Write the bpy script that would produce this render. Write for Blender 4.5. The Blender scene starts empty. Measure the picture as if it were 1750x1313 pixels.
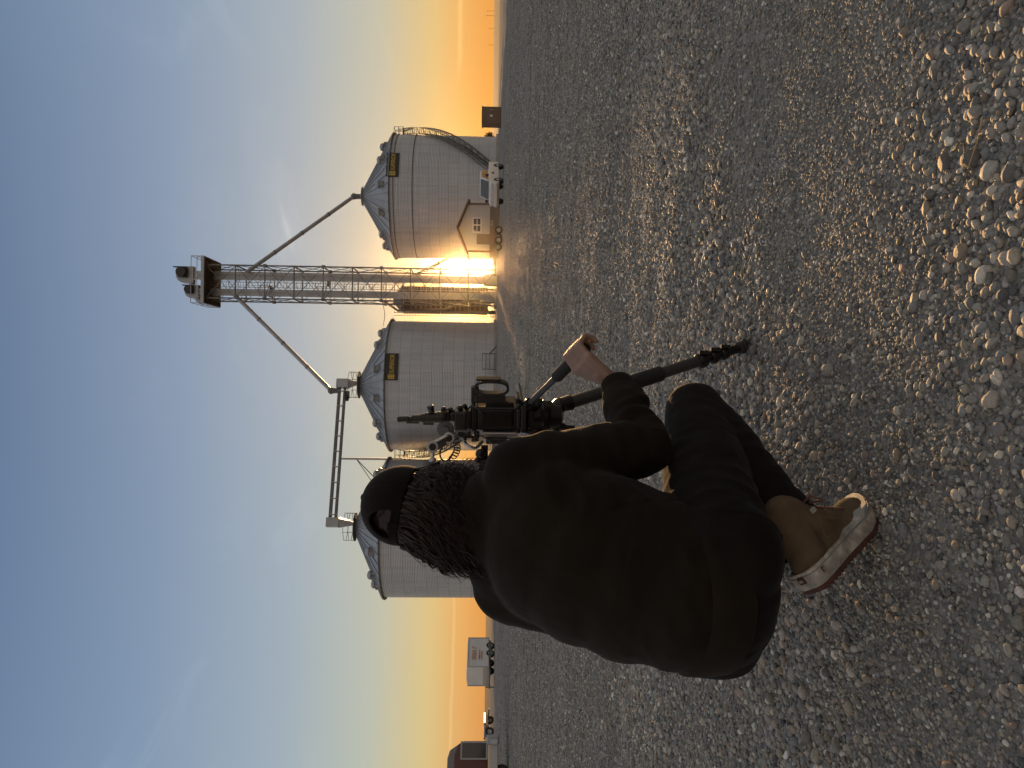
import bpy, bmesh, math, random
import numpy as np
from mathutils import Vector, Matrix, Euler, noise
rnd = random.Random(7)
rng = np.random.default_rng(11)
S = bpy.context.scene
COL = S.collection
rad = math.radians
V = Vector

# ------------------------------------------------------------------ camera
F = 1250.0                     # focal length in photograph pixels (1750 wide)
CAM = V((0, 0, 0.87))
PITCH, ROLL = rad(1.88), rad(0.78)
fw = V((0, math.cos(PITCH), -math.sin(PITCH)))
up0 = V((0, math.sin(PITCH), math.cos(PITCH)))
rt0 = V((1, 0, 0))
rt = rt0 * math.cos(ROLL) + up0 * math.sin(ROLL)
up = up0 * math.cos(ROLL) - rt0 * math.sin(ROLL)
cam = bpy.data.cameras.new('camera'); cam_o = bpy.data.objects.new('camera', cam); COL.objects.link(cam_o)
# the phone was held sideways: picture right is world down, picture up is world right
m = Matrix.Identity(4)
for i, c in enumerate((-up, rt, -fw)):
    for j in range(3): m[j][i] = c[j]
m.translation = CAM
cam_o.matrix_world = m
cam.sensor_fit = 'HORIZONTAL'; cam.sensor_width = 36; cam.lens = 36 * F / 1750
cam.clip_start = 0.05; cam.clip_end = 20000
S.camera = cam_o

def ray(x, y):
    return fw * F + rt * (656.5 - y) - up * (x - 875)
def pt(x, y, Y):               # survey: the point seen at photo pixel x, y that stands at distance Y
    d = ray(x, y)
    return CAM + d * (Y / d.y)
def gpt(x, y):
    d = ray(x, y)
    return CAM + d * (-CAM.z / d.z)

# ------------------------------------------------------------------ light
SUN = ray(789, 455.5).normalized()
sun_el = math.asin(SUN.z); sun_az = math.atan2(SUN.x, SUN.y)
sl = bpy.data.lights.new('sun', 'SUN'); sl.energy = 5.0; sl.angle = rad(0.53); sl.color = (1.0, 0.57, 0.23)
so = bpy.data.objects.new('sun', sl); COL.objects.link(so)
so.rotation_euler = SUN.to_track_quat('Z', 'Y').to_euler(); so.location = (20, 0, 60)
S.view_settings.view_transform = 'Standard'; S.view_settings.look = 'None'
S.view_settings.exposure = 0.8; S.view_settings.gamma = 1.0
S.render.engine = 'CYCLES'
S.cycles.use_denoising = True
S.cycles.max_bounces = 6; S.cycles.diffuse_bounces = 3; S.cycles.glossy_bounces = 3
S.cycles.volume_bounces = 0
S.cycles.sample_clamp_indirect = 6.0

def lin(r, g, b):
    f = lambda c: ((c / 255 + 0.055) / 1.055) ** 2.4 if c > 10 else c / 255 / 12.92
    return (f(r), f(g), f(b), 1.0)

class NT:
    """small helper for building node trees"""
    def __init__(s, tree): s.t = tree; s.n = tree.nodes; s.l = tree.links
    def new(s, typ, **kw):
        n = s.n.new(typ)
        for k, v in kw.items(): setattr(n, k, v)
        return n
    def put(s, sock, v):
        if isinstance(v, bpy.types.NodeSocket): s.l.new(v, sock)
        elif v is not None: sock.default_value = v
    def math(s, op, a, b=None, c=None, clamp=False):
        n = s.new('ShaderNodeMath', operation=op, use_clamp=clamp)
        s.put(n.inputs[0], a); s.put(n.inputs[1], b); s.put(n.inputs[2], c)
        return n.outputs[0]
    def vmath(s, op, a, b=None, out=0):
        n = s.new('ShaderNodeVectorMath', operation=op)
        s.put(n.inputs[0], a)
        if b is not None: s.put(n.inputs[1], b)
        return n.outputs['Value'] if out else n.outputs[0]
    def mix(s, fac, a, b, blend='MIX'):
        n = s.new('ShaderNodeMix', data_type='RGBA', blend_type=blend)
        s.put(n.inputs[0], fac); s.put(n.inputs[6], a); s.put(n.inputs[7], b)
        return n.outputs[2]
    def ramp(s, fac, stops, interp='LINEAR'):
        n = s.new('ShaderNodeValToRGB'); cr = n.color_ramp; cr.interpolation = interp
        while len(cr.elements) < len(stops): cr.elements.new(0.5)
        for e, (p, c) in zip(cr.elements, stops): e.position = p; e.color = c if len(c) == 4 else (*c, 1)
        s.put(n.inputs[0], fac); return n.outputs[0]
    def noise(s, vec, scale, detail=4, rough=0.55, dist=0.0, out=0):
        n = s.new('ShaderNodeTexNoise'); s.put(n.inputs['Vector'], vec)
        n.inputs['Scale'].default_value = scale; n.inputs['Detail'].default_value = detail
        n.inputs['Roughness'].default_value = rough; n.inputs['Distortion'].default_value = dist
        return n.outputs[out]
    def sep(s, v):
        n = s.new('ShaderNodeSeparateXYZ'); s.put(n.inputs[0], v); return n.outputs
    def comb(s, x, y, z):
        n = s.new('ShaderNodeCombineXYZ')
        for i, q in enumerate((x, y, z)): s.put(n.inputs[i], q)
        return n.outputs[0]

# ------------------------------------------------------------------ sky
W = bpy.data.worlds.new('World'); S.world = W; W.use_nodes = True
w = NT(W.node_tree); w.n.clear()
dirv = w.vmath('NORMALIZE', w.new('ShaderNodeTexCoord').outputs['Generated'])
dx, dy, dz = w.sep(dirv)
el = w.math('MULTIPLY', w.math('ARCSINE', dz), 180 / math.pi)           # degrees above the horizon
e01 = w.math('DIVIDE', el, 45.0, clamp=True)
k = lambda d: d / 45.0
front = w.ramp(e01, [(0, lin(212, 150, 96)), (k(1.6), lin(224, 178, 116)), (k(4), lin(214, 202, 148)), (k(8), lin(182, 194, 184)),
                     (k(14), lin(157, 176, 191)), (k(23), lin(128, 152, 181)), (k(33), lin(99, 125, 159)), (k(38), lin(98, 122, 158)), (1.0, lin(172, 174, 180))])  # last stop, overhead and out of view, brightened as added fill
back = w.ramp(e01, [(0, lin(184, 162, 142)), (k(6), lin(210, 188, 168)), (k(14), lin(212, 196, 182)), (k(30), lin(196, 192, 190)), (1.0, lin(172, 174, 180))])  # unseen sky behind the camera, brightened and warmed to add fill light
haz = w.math('SQRT', w.math('ADD', w.math('MULTIPLY', dx, dx), w.math('ADD', w.math('MULTIPLY', dy, dy), 1e-5)))
caz = w.math('DIVIDE', w.math('ADD', w.math('MULTIPLY', dx, math.sin(sun_az)), w.math('MULTIPLY', dy, math.cos(sun_az))), haz)
azf = w.math('MULTIPLY_ADD', caz, 0.62, 0.5, clamp=True)
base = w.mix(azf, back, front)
ns = w.new('ShaderNodeTexSky', sky_type='NISHITA', sun_disc=False, sun_elevation=sun_el, sun_rotation=sun_az,
           air_density=1.0, dust_density=1.6, ozone_density=1.0)
base = w.mix(0.04, base, w.mix(1.0, ns.outputs[0], (0.12, 0.12, 0.12, 1), 'MULTIPLY'))
cosa = w.vmath('DOT_PRODUCT', dirv, tuple(SUN), out=1)
ang = w.math('MULTIPLY', w.math('ARCCOSINE', w.math('MINIMUM', cosa, 0.9999999)), 180 / math.pi)
def glow(width, power=1.0):
    q = w.math('DIVIDE', ang, width)
    if power != 1.0: q = w.math('POWER', q, power)
    return w.math('EXPONENT', w.math('MULTIPLY', q, -1.0))
def addc(a, fac, c):
    sc = w.new('ShaderNodeVectorMath', operation='SCALE'); sc.inputs[0].default_value = c[:3]; w.put(sc.inputs['Scale'], fac)
    return w.vmath('ADD', a, sc.outputs[0])
# thin cirrus on a high layer
inv = w.math('DIVIDE', 1.0, w.math('ADD', w.math('MAXIMUM', dz, 0.0), 0.06))
px, py = w.math('MULTIPLY', dx, inv), w.math('MULTIPLY', dy, inv)
cv = w.comb(w.math('MULTIPLY', px, 1.0), w.math('MULTIPLY', py, 0.42), 0.0)
warp = w.noise(cv, 1.3, 3, 0.5, 0.0, 1)
cv2 = w.vmath('ADD', cv, w.vmath('MULTIPLY', w.vmath('SUBTRACT', warp, (0.5, 0.5, 0.5)), (0.9, 0.5, 0.0)))
c1 = w.noise(cv2, 2.6, 7, 0.62, 0.3)
c2 = w.noise(cv, 0.9, 2, 0.5)
cl = w.math('MULTIPLY', w.math('SMOOTH_MIN', w.math('MAXIMUM', w.math('MULTIPLY', w.math('SUBTRACT', c1, 0.52), 4.0), 0.0), 1.0, 0.2),
            w.math('MULTIPLY', w.math('SUBTRACT', c2, 0.42), 5.0, clamp=True))
clf = w.math('MULTIPLY', cl, w.math('DIVIDE', w.math('SUBTRACT', el, 3.0), 12.0, clamp=True))
skyc = addc(base, glow(26.0), (0.05, 0.032, 0.008))
skyc = addc(skyc, glow(11.0), (0.10, 0.055, 0.008))
daz = w.math('MULTIPLY', w.math('ARCCOSINE', w.math('MINIMUM', caz, 0.999999)), 180 / math.pi)
low = w.math('MULTIPLY', w.math('EXPONENT', w.math('MULTIPLY', w.math('MAXIMUM', el, 0.0), -1 / 4.6)), w.math('EXPONENT', w.math('MULTIPLY', w.math('POWER', w.math('DIVIDE', daz, 38.0), 2.0), -1.0)))
skyc = w.mix(w.math('MULTIPLY', low, 0.85), skyc, lin(250, 168, 66))
skyc = w.mix(w.math('MULTIPLY', clf, 0.38), skyc, w.vmath('ADD', w.vmath('MULTIPLY', skyc, (1.35, 1.3, 1.2)), (0.06, 0.06, 0.06)))
# two old contrails low over the horizon, to the left and to the right
az = w.math('MULTIPLY', w.math('ARCTAN2', dx, dy), 180 / math.pi)
def trail(e0, slope, width, a0, a1, amt, col):
    global skyc
    wob = w.math('MULTIPLY', w.math('SUBTRACT', w.noise(w.comb(w.math('MULTIPLY', az, 0.35), 3.7 + e0, 0), 1.0, 3), 0.5), 0.25)
    d_ = w.math('ABSOLUTE', w.math('SUBTRACT', el, w.math('ADD', w.math('MULTIPLY_ADD', az, slope, e0), wob)))
    f = w.math('EXPONENT', w.math('MULTIPLY', w.math('POWER', w.math('DIVIDE', d_, width), 2.0), -1.0))
    f = w.math('MULTIPLY', f, w.math('DIVIDE', w.math('SUBTRACT', az, a0), 2.0, clamp=True))
    f = w.math('MULTIPLY', f, w.math('DIVIDE', w.math('SUBTRACT', a1, az), 2.0, clamp=True))
    skyc = addc(skyc, w.math('MULTIPLY', f, amt), col)
trail(2.3, 0.0, 0.09, -34, -14, 0.10, (1.0, 0.8, 0.4))
trail(3.2, -0.035, 0.16, 22, 33, 0.16, (1.0, 0.75, 0.3))
trail(12.5, 0.22, 0.22, 9.5, 14, 0.10, (0.9, 0.85, 0.7))
skyc = addc(skyc, glow(3.0), (0.25, 0.13, 0.01))
skyc = addc(skyc, glow(0.9), (8.0, 4.4, 0.8))
skyc = addc(skyc, w.math('LESS_THAN', ang, 0.40), (45.0, 32.0, 14.0))
below = w.math('LESS_THAN', dz, -0.002)
skyc = w.mix(below, skyc, (0.06, 0.05, 0.045, 1))
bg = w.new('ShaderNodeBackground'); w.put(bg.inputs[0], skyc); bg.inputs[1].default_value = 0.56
wo = w.new('ShaderNodeOutputWorld'); w.l.new(bg.outputs[0], wo.inputs[0])
W.cycles.sampling_method = 'MANUAL'; W.cycles.sample_map_resolution = 2048

# ------------------------------------------------------------------ helpers
def tag(o, label=None, cat=None, group=None, kind=None):
    if label: o['label'] = label
    if cat: o['category'] = cat
    if group: o['group'] = group
    if kind: o['kind'] = kind
    return o
def thing(name, label, cat, loc=(0, 0, 0), rotz=0.0, group=None):
    o = bpy.data.objects.new(name, None); COL.objects.link(o)
    o.location = loc; o.rotation_euler = (0, 0, rotz); o.empty_display_size = 0.2
    return tag(o, label, cat, group)
def copy_tree(o, parent=None):
    c = o.copy(); COL.objects.link(c); c.parent = parent
    for ch in list(o.children): copy_tree(ch, c)
    return c

class MB:
    def __init__(s, off=(0, 0, 0)): s.v = []; s.f = []; s.off = V(off)
    def add(s, vs, fs, M=None):
        b = len(s.v)
        for p in vs:
            p = V(p)
            if M is not None: p = M @ p
            s.v.append(p - s.off)
        s.f += [tuple(b + i for i in f) for f in fs]
    def box(s, c, size, M=None, rot=None):
        x, y, z = size[0] / 2, size[1] / 2, size[2] / 2
        vs = [V((a * x, b * y, d * z)) for a in (-1, 1) for b in (-1, 1) for d in (-1, 1)]
        if rot is not None:
            R = rot if isinstance(rot, Matrix) else Euler(rot).to_matrix()
            vs = [R @ p for p in vs]
        vs = [p + V(c) for p in vs]
        s.add(vs, [(0, 1, 3, 2), (4, 6, 7, 5), (0, 4, 5, 1), (2, 3, 7, 6), (0, 2, 6, 4), (1, 5, 7, 3)], M)
    def bar(s, p, q, w_, h_=None, M=None):
        p, q = V(p), V(q); h_ = h_ or w_
        d = (q - p); L = d.length
        if L < 1e-6: return
        z = d / L
        x = z.cross(V((0, 0, 1)))
        if x.length < 1e-3: x = V((1, 0, 0))
        x.normalize(); y = z.cross(x)
        R = Matrix((x, y, z)).transposed()
        s.box((p + q) / 2, (w_, h_, L), M, rot=R)
    def tube(s, pts, r, n=10, caps=True, M=None):
        pts = [V(p) for p in pts]; N = len(pts)
        rs = [r] * N if not hasattr(r, '__len__') else list(r)
        vs, fs = [], []; prev = None
        for i, p in enumerate(pts):
            t = (pts[min(i + 1, N - 1)] - pts[max(i - 1, 0)]).normalized()
            if prev is None:
                x = t.cross(V((0, 0, 1)))
                if x.length < 1e-3: x = t.cross(V((1, 0, 0)))
            else: x = prev - t * prev.dot(t)
            x.normalize(); prev = x; y = t.cross(x)
            for k_ in range(n):
                a = 2 * math.pi * k_ / n
                vs.append(p + (x * math.cos(a) + y * math.sin(a)) * rs[i])
        for i in range(N - 1):
            for k_ in range(n):
                a, b = i * n + k_, i * n + (k_ + 1) % n
                fs.append((a, b, b + n, a + n))
        if caps:
            fs.append(tuple(reversed(range(n)))); fs.append(tuple((N - 1) * n + k_ for k_ in range(n)))
        s.add(vs, fs, M)
    def lathe(s, prof, n=24, M=None, c=(0, 0, 0), caps=True):
        vs, fs = [], []
        for r_, z_ in prof:
            for k_ in range(n):
                a = 2 * math.pi * k_ / n
                vs.append(V((r_ * math.cos(a), r_ * math.sin(a), z_)) + V(c))
        for i in range(len(prof) - 1):
            for k_ in range(n):
                a, b = i * n + k_, i * n + (k_ + 1) % n
                fs.append((a, b, b + n, a + n))
        if caps:
            fs.append(tuple(reversed(range(n)))); fs.append(tuple((len(prof) - 1) * n + k_ for k_ in range(n)))
        s.add(vs, fs, M)
    def ball(s, c, r, M=None, seg=20, rings=12, rot=None):
        r = (r, r, r) if not hasattr(r, '__len__') else r
        vs, fs = [], []
        R = rot if rot is not None else Matrix.Identity(3)
        vs.append(V(c) + R @ V((0, 0, -r[2])))
        for i in range(1, rings):
            t = -math.pi / 2 + math.pi * i / rings
            for k_ in range(seg):
                a = 2 * math.pi * k_ / seg
                vs.append(V(c) + R @ V((r[0] * math.cos(t) * math.cos(a), r[1] * math.cos(t) * math.sin(a), r[2] * math.sin(t))))
        vs.append(V(c) + R @ V((0, 0, r[2])))
        for k_ in range(seg): fs.append((0, 1 + (k_ + 1) % seg, 1 + k_))
        for i in range(rings - 2):
            for k_ in range(seg):
                a = 1 + i * seg + k_; b = 1 + i * seg + (k_ + 1) % seg
                fs.append((a, b, b + seg, a + seg))
        T = len(vs) - 1; o = 1 + (rings - 2) * seg
        for k_ in range(seg): fs.append((o + k_, o + (k_ + 1) % seg, T))
        s.add(vs, fs, M)
    def caps(s, p, q, r1, r2, n=16):
        """tapered capsule"""
        p, q = V(p), V(q); d = (q - p).normalized()
        prof = []
        for i in range(6):
            a = math.pi / 2 * (1 - i / 5); prof.append((p - d * r1 * math.sin(a), max(r1 * math.cos(a), 1e-4)))
        for i in range(6):
            a = math.pi / 2 * i / 5; prof.append((q + d * r2 * math.sin(a), max(r2 * math.cos(a), 1e-4)))
        s.tube([a for a, b in prof], [b for a, b in prof], n)
    def prism(s, poly, axis_o, ax, ay, az, depth):
        """polygon (u,v) in the plane of ax, ay pushed along az by depth"""
        o, ax, ay, az = V(axis_o), V(ax), V(ay), V(az); n = len(poly)
        vs = [o + ax * u + ay * v_ for u, v_ in poly] + [o + ax * u + ay * v_ + az * depth for u, v_ in poly]
        fs = [tuple(reversed(range(n))), tuple(range(n, 2 * n))] + [(i, (i + 1) % n, (i + 1) % n + n, i + n) for i in range(n)]
        s.add(vs, fs)
    def build(s, name, mat, parent=None, smooth=None, bevel=0.0, seg=2):
        me = bpy.data.meshes.new(name); me.from_pydata([tuple(p) for p in s.v], [], s.f)
        bm = bmesh.new(); bm.from_mesh(me); bmesh.ops.recalc_face_normals(bm, faces=bm.faces); bm.to_mesh(me); bm.free()
        me.materials.append(mat)
        if smooth is not None:
            me.polygons.foreach_set('use_smooth', [True] * len(me.polygons))
            me.set_sharp_from_angle(angle=rad(smooth))
        o = bpy.data.objects.new(name, me); COL.objects.link(o); o.parent = parent
        if bevel:
            b = o.modifiers.new('bevel', 'BEVEL'); b.width = bevel; b.segments = seg; b.limit_method = 'ANGLE'; b.angle_limit = rad(40)
        return o

def material(name, col, rough=0.6, metal=0.0, var=0.15, vscale=6.0, bump=0.0, bscale=60.0, bdist=0.002, spec=0.5, col2=None, coat=0.0):
    m_ = bpy.data.materials.new(name); m_.use_nodes = True
    t = NT(m_.node_tree); b = t.n['Principled BSDF']
    co = t.new('ShaderNodeTexCoord').outputs['Object']
    c = (*col[:3], 1)
    if var > 0:
        nz = t.noise(co, vscale, 5, 0.6)
        d = col2 or tuple(min(1, v_ * (1 + 1.6 * var)) for v_ in col[:3])
        dk = tuple(v_ * (1 - var) for v_ in col[:3])
        t.l.new(t.ramp(nz, [(0.32, dk), (0.52, col[:3]), (0.72, d)]), b.inputs['Base Color'])
        rr = t.math('MULTIPLY_ADD', t.noise(co, vscale * 2.3, 3), 0.25, rough - 0.12, clamp=True)
        t.l.new(rr, b.inputs['Roughness'])
    else:
        b.inputs['Base Color'].default_value = c; b.inputs['Roughness'].default_value = rough
    b.inputs['Metallic'].default_value = metal
    b.inputs['Specular IOR Level'].default_value = spec
    b.inputs['Coat Weight'].default_value = coat
    if bump > 0:
        bn = t.new('ShaderNodeBump'); bn.inputs['Strength'].default_value = bump; bn.inputs['Distance'].default_value = bdist
        t.l.new(t.noise(co, bscale, 4, 0.6), bn.inputs['Height']); t.l.new(bn.outputs[0], b.inputs['Normal'])
    return m_

M = {}
M['steel'] = material('galvanised_steel', (0.31, 0.325, 0.34), 0.45, 0.6, 0.12, 0.8)
M['steel_dark'] = material('weathered_steel', (0.13, 0.132, 0.135), 0.55, 0.5, 0.2, 1.5)
M['steel_rust'] = material('rusty_deck_steel', (0.085, 0.055, 0.04), 0.7, 0.3, 0.3, 2.0)
M['sign'] = material('sign_black', (0.012, 0.011, 0.010), 0.5, 0, 0.1, 2)
M['sign_gold'] = material('sign_gold', (0.62, 0.42, 0.06), 0.5, 0, 0.05, 2)
M['white'] = material('white_paint', (0.60, 0.60, 0.59), 0.35, 0, 0.06, 1.2, coat=0.3)
M['dirty_white'] = material('dirty_white_siding', (0.40, 0.385, 0.36), 0.6, 0, 0.1, 0.8)
M['tan'] = material('tan_wainscot', (0.13, 0.10, 0.07), 0.65, 0, 0.15, 1)
M['brown'] = material('brown_trim', (0.14, 0.085, 0.05), 0.6, 0, 0.15, 2)
M['red'] = material('red_paint', (0.075, 0.012, 0.010), 0.35, 0, 0.15, 2, coat=0.4)
M['grey_paint'] = material('grey_paint', (0.18, 0.18, 0.18), 0.5, 0, 0.1, 2)
M['concrete'] = material('concrete', (0.33, 0.31, 0.28), 0.85, 0, 0.15, 1, 0.3, 20)
M['tyre'] = material('tyre_rubber', (0.02, 0.02, 0.02), 0.8, 0, 0.2, 8)
M['glass'] = material('dark_glass', (0.03, 0.035, 0.04), 0.06, 0, 0.0, spec=0.8)
M['chrome'] = material('chrome', (0.6, 0.6, 0.6), 0.15, 1.0, 0.05, 3)
M['black'] = material('black_plastic', (0.018, 0.017, 0.016), 0.42, 0, 0.15, 30, 0.15, 400, 0.0004)
M['black_metal'] = material('black_anodised_metal', (0.03, 0.028, 0.026), 0.32, 0.6, 0.15, 30)
M['alu'] = material('brushed_aluminium', (0.42, 0.42, 0.43), 0.38, 0.85, 0.12, 40)
M['carbon'] = material('grey_tripod_tube', (0.06, 0.058, 0.055), 0.35, 0.3, 0.1, 30)
M['foam'] = material('foam_grip', (0.02, 0.019, 0.018), 0.9, 0, 0.2, 60, 0.4, 500, 0.0006)
M['skin'] = material('skin', (0.28, 0.175, 0.13), 0.5, 0, 0.10, 40, 0.15, 600, 0.0003)
M['skin'].node_tree.nodes['Principled BSDF'].inputs['Subsurface Weight'].default_value = 0.15
M['skin'].node_tree.nodes['Principled BSDF'].inputs['Subsurface Radius'].default_value = (0.012, 0.005, 0.003)
M['hair'] = material('brown_hair', (0.018, 0.0075, 0.0038), 0.5, 0, 0.3, 60, spec=0.3)
M['eye'] = material('eye_white', (0.7, 0.68, 0.65), 0.2, 0, 0.0)
M['laces'] = material('rust_laces', (0.10, 0.034, 0.022), 0.8, 0, 0.2, 80)
M['suede'] = material('tan_suede', (0.098, 0.064, 0.034), 0.9, 0, 0.22, 25, 0.4, 300, 0.0006)
M['rubber_white'] = material('scuffed_white_rubber', (0.34, 0.32, 0.275), 0.65, 0, 0.42, 34, 0.2, 120, 0.0005)
M['rubber_red'] = material('dark_red_outsole', (0.075, 0.028, 0.022), 0.8, 0, 0.3, 40, 0.3, 200, 0.001)

def fabric(name, col, sheen, scale, rough=0.9):
    m_ = material(name, col, rough, 0, 0.18, 9.0, 0, spec=0.25)
    t = NT(m_.node_tree); b = t.n['Principled BSDF']
    b.inputs['Sheen Weight'].default_value = sheen; b.inputs['Sheen Roughness'].default_value = 0.45
    co = t.new('ShaderNodeTexCoord').outputs['Object']
    bn = t.new('ShaderNodeBump'); bn.inputs['Strength'].default_value = 0.25; bn.inputs['Distance'].default_value = 0.0012
    h = t.math('ADD', t.noise(co, scale, 3, 0.7), t.math('MULTIPLY', t.noise(co, 45, 4, 0.6), 1.5))
    t.l.new(h, bn.inputs['Height']); t.l.new(bn.outputs[0], b.inputs['Normal'])
    b.inputs['Specular IOR Level'].default_value = 0.12
    return m_
M['jacket'] = fabric('dark_brown_jacket_cloth', (0.0125, 0.0085, 0.0050), 0.04, 700)
M['trousers'] = fabric('black_trouser_cloth', (0.0085, 0.0064, 0.0048), 0.04, 900)
M['cap'] = fabric('dark_cap_cloth', (0.0085, 0.0050, 0.0034), 0.05, 800)

def bin_wall_material(R):
    m_ = bpy.data.materials.new('corrugated_bin_steel'); m_.use_nodes = True
    t = NT(m_.node_tree); b = t.n['Principled BSDF']
    co = t.new('ShaderNodeTexCoord').outputs['Object']
    x, y, z = t.sep(co)
    arc = t.math('MULTIPLY', t.math('ARCTAN2', x, t.math('MULTIPLY', y, -1.0)), R)
    uv = t.comb(arc, z, 0.0)
    br = t.new('ShaderNodeTexBrick', offset=0.5, offset_frequency=2)
    t.l.new(uv, br.inputs['Vector'])
    br.inputs['Scale'].default_value = 1.0; br.inputs['Brick Width'].default_value = 2.79; br.inputs['Row Height'].default_value = 1.13
    br.inputs['Mortar Size'].default_value = 0.028; br.inputs['Mortar Smooth'].default_value = 0.4; br.inputs['Bias'].default_value = 0.0
    br.inputs['Color1'].default_value = (0.47, 0.475, 0.485, 1); br.inputs['Color2'].default_value = (0.41, 0.415, 0.425, 1); br.inputs['Mortar'].default_value = (0.22, 0.22, 0.22, 1)
    streak = t.noise(t.comb(t.math('MULTIPLY', arc, 2.2), t.math('MULTIPLY', z, 0.16), 0), 1.0, 5, 0.6)
    col = t.mix(0.35, br.outputs['Color'], t.ramp(streak, [(0.3, (0.33, 0.325, 0.32)), (0.7, (0.58, 0.585, 0.59))]))
    t.l.new(col, b.inputs['Base Color'])
    b.inputs['Metallic'].default_value = 0.5
    t.l.new(t.math('MULTIPLY_ADD', streak, 0.22, 0.34), b.inputs['Roughness'])
    wv = t.math('SINE', t.math('MULTIPLY', z, 2 * math.pi / 0.165))
    bn = t.new('ShaderNodeBump'); bn.inputs['Strength'].default_value = 0.5; bn.inputs['Distance'].default_value = 0.02
    t.l.new(wv, bn.inputs['Height']); t.l.new(bn.outputs[0], b.inputs['Normal'])
    return m_

def text_mesh(body, size, depth):
    cu = bpy.data.curves.new('text', 'FONT'); cu.body = body; cu.size = size; cu.extrude = depth; cu.align_x = 'LEFT'; cu.align_y = 'CENTER'
    o = bpy.data.objects.new('text', cu); COL.objects.link(o)
    bpy.context.view_layer.update()
    me = bpy.data.meshes.new_from_object(o.evaluated_get(bpy.context.evaluated_depsgraph_get()))
    vs = [V(v_.co) for v_ in me.vertices]; fs = [tuple(p.vertices) for p in me.polygons]
    bpy.data.objects.remove(o); bpy.data.curves.remove(cu); bpy.data.meshes.remove(me)
    return vs, fs
#SECTION_GROUND

# ------------------------------------------------------------------ ground
_wv = [(rng.uniform(0, 2 * np.pi), 2 * np.pi / rng.uniform(0.35, 1.1), rng.uniform(0, 6.3), rng.uniform(0.0012, 0.0032)) for _ in range(10)] + \
      [(rng.uniform(0, 2 * np.pi), 2 * np.pi / rng.uniform(1.5, 4.5), rng.uniform(0, 6.3), rng.uniform(0.002, 0.006)) for _ in range(8)] + \
      [(rng.uniform(1.2, 1.9), 2 * np.pi / rng.uniform(3.0, 9.0), rng.uniform(0, 6.3), rng.uniform(0.004, 0.010)) for _ in range(5)]
def gz(x, y):
    z = 0.0
    for a, k_, p, amp in _wv:
        z = z + amp * np.sin(k_ * (x * np.cos(a) + y * np.sin(a)) + p)
    r_ = np.hypot(x, y)
    return z * (1 + np.clip((r_ - 6) / 30, 0, 1) * 1.2) * np.clip((120 - r_) / 60, 0, 1)

def ground_material():
    m_ = bpy.data.materials.new('gravel_ground'); m_.use_nodes = True
    t = NT(m_.node_tree); b = t.n['Principled BSDF']
    co = t.new('ShaderNodeTexCoord').outputs['Object']
    n1 = t.noise(co, 0.35, 5, 0.6); n2 = t.noise(co, 160, 3, 0.7); n3 = t.noise(co, 1.7, 6, 0.65)
    vo = t.new('ShaderNodeTexVoronoi'); t.l.new(co, vo.inputs['Vector']); vo.inputs['Scale'].default_value = 48
    vo2 = t.new('ShaderNodeTexVoronoi'); t.l.new(co, vo2.inputs['Vector']); vo2.inputs['Scale'].default_value = 14
    stone = t.ramp(t.sep(vo.outputs['Color'])[0], [(0, (0.11, 0.108, 0.10)), (0.45, (0.22, 0.212, 0.195)), (0.8, (0.32, 0.308, 0.28)), (1, (0.50, 0.48, 0.44))])
    stone2 = t.ramp(t.sep(vo2.outputs['Color'])[1], [(0, (0.14, 0.136, 0.126)), (0.6, (0.24, 0.232, 0.212)), (1, (0.42, 0.40, 0.36))])
    dust = t.ramp(n2, [(0.3, (0.14, 0.134, 0.122)), (0.7, (0.28, 0.265, 0.238))])
    c = t.mix(0.45, stone, stone2); c = t.mix(t.ramp(n3, [(0.40, (0.1,) * 3), (0.62, (0.85,) * 3)]), c, dust)
    c = t.mix(1.0, c, t.ramp(n1, [(0.3, (0.78, 0.76, 0.74)), (0.7, (1.12, 1.10, 1.06))]), 'MULTIPLY')
    t.l.new(c, b.inputs['Base Color']); b.inputs['Roughness'].default_value = 0.95; b.inputs['Specular IOR Level'].default_value = 0.08
    bn = t.new('ShaderNodeBump'); bn.inputs['Strength'].default_value = 1.0; bn.inputs['Distance'].default_value = 0.012
    h = t.math('ADD', t.math('MULTIPLY', vo.outputs['Distance'], -0.9), t.math('MULTIPLY', t.noise(co, 30, 4, 0.6), 1.2))
    h = t.math('ADD', h, t.math('MULTIPLY', vo2.outputs['Distance'], -1.2))
    t.l.new(h, bn.inputs['Height']); t.l.new(bn.outputs[0], b.inputs['Normal'])
    return m_
M['ground'] = ground_material()

def field_material():
    m_ = bpy.data.materials.new('stubble_field'); m_.use_nodes = True
    t = NT(m_.node_tree); b = t.n['Principled BSDF']
    co = t.new('ShaderNodeTexCoord').outputs['Object']; x, y, z = t.sep(co)
    n = t.noise(t.comb(t.math('MULTIPLY', x, 0.004), t.math('MULTIPLY', y, 0.02), 0), 1.0, 5, 0.65)
    t.l.new(t.ramp(n, [(0.35, (0.09, 0.06, 0.035)), (0.5, (0.22, 0.15, 0.08)), (0.65, (0.12, 0.08, 0.05))]), b.inputs['Base Color'])
    b.inputs['Roughness'].default_value = 1.0; b.inputs['Specular IOR Level'].default_value = 0.1
    return m_

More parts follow.
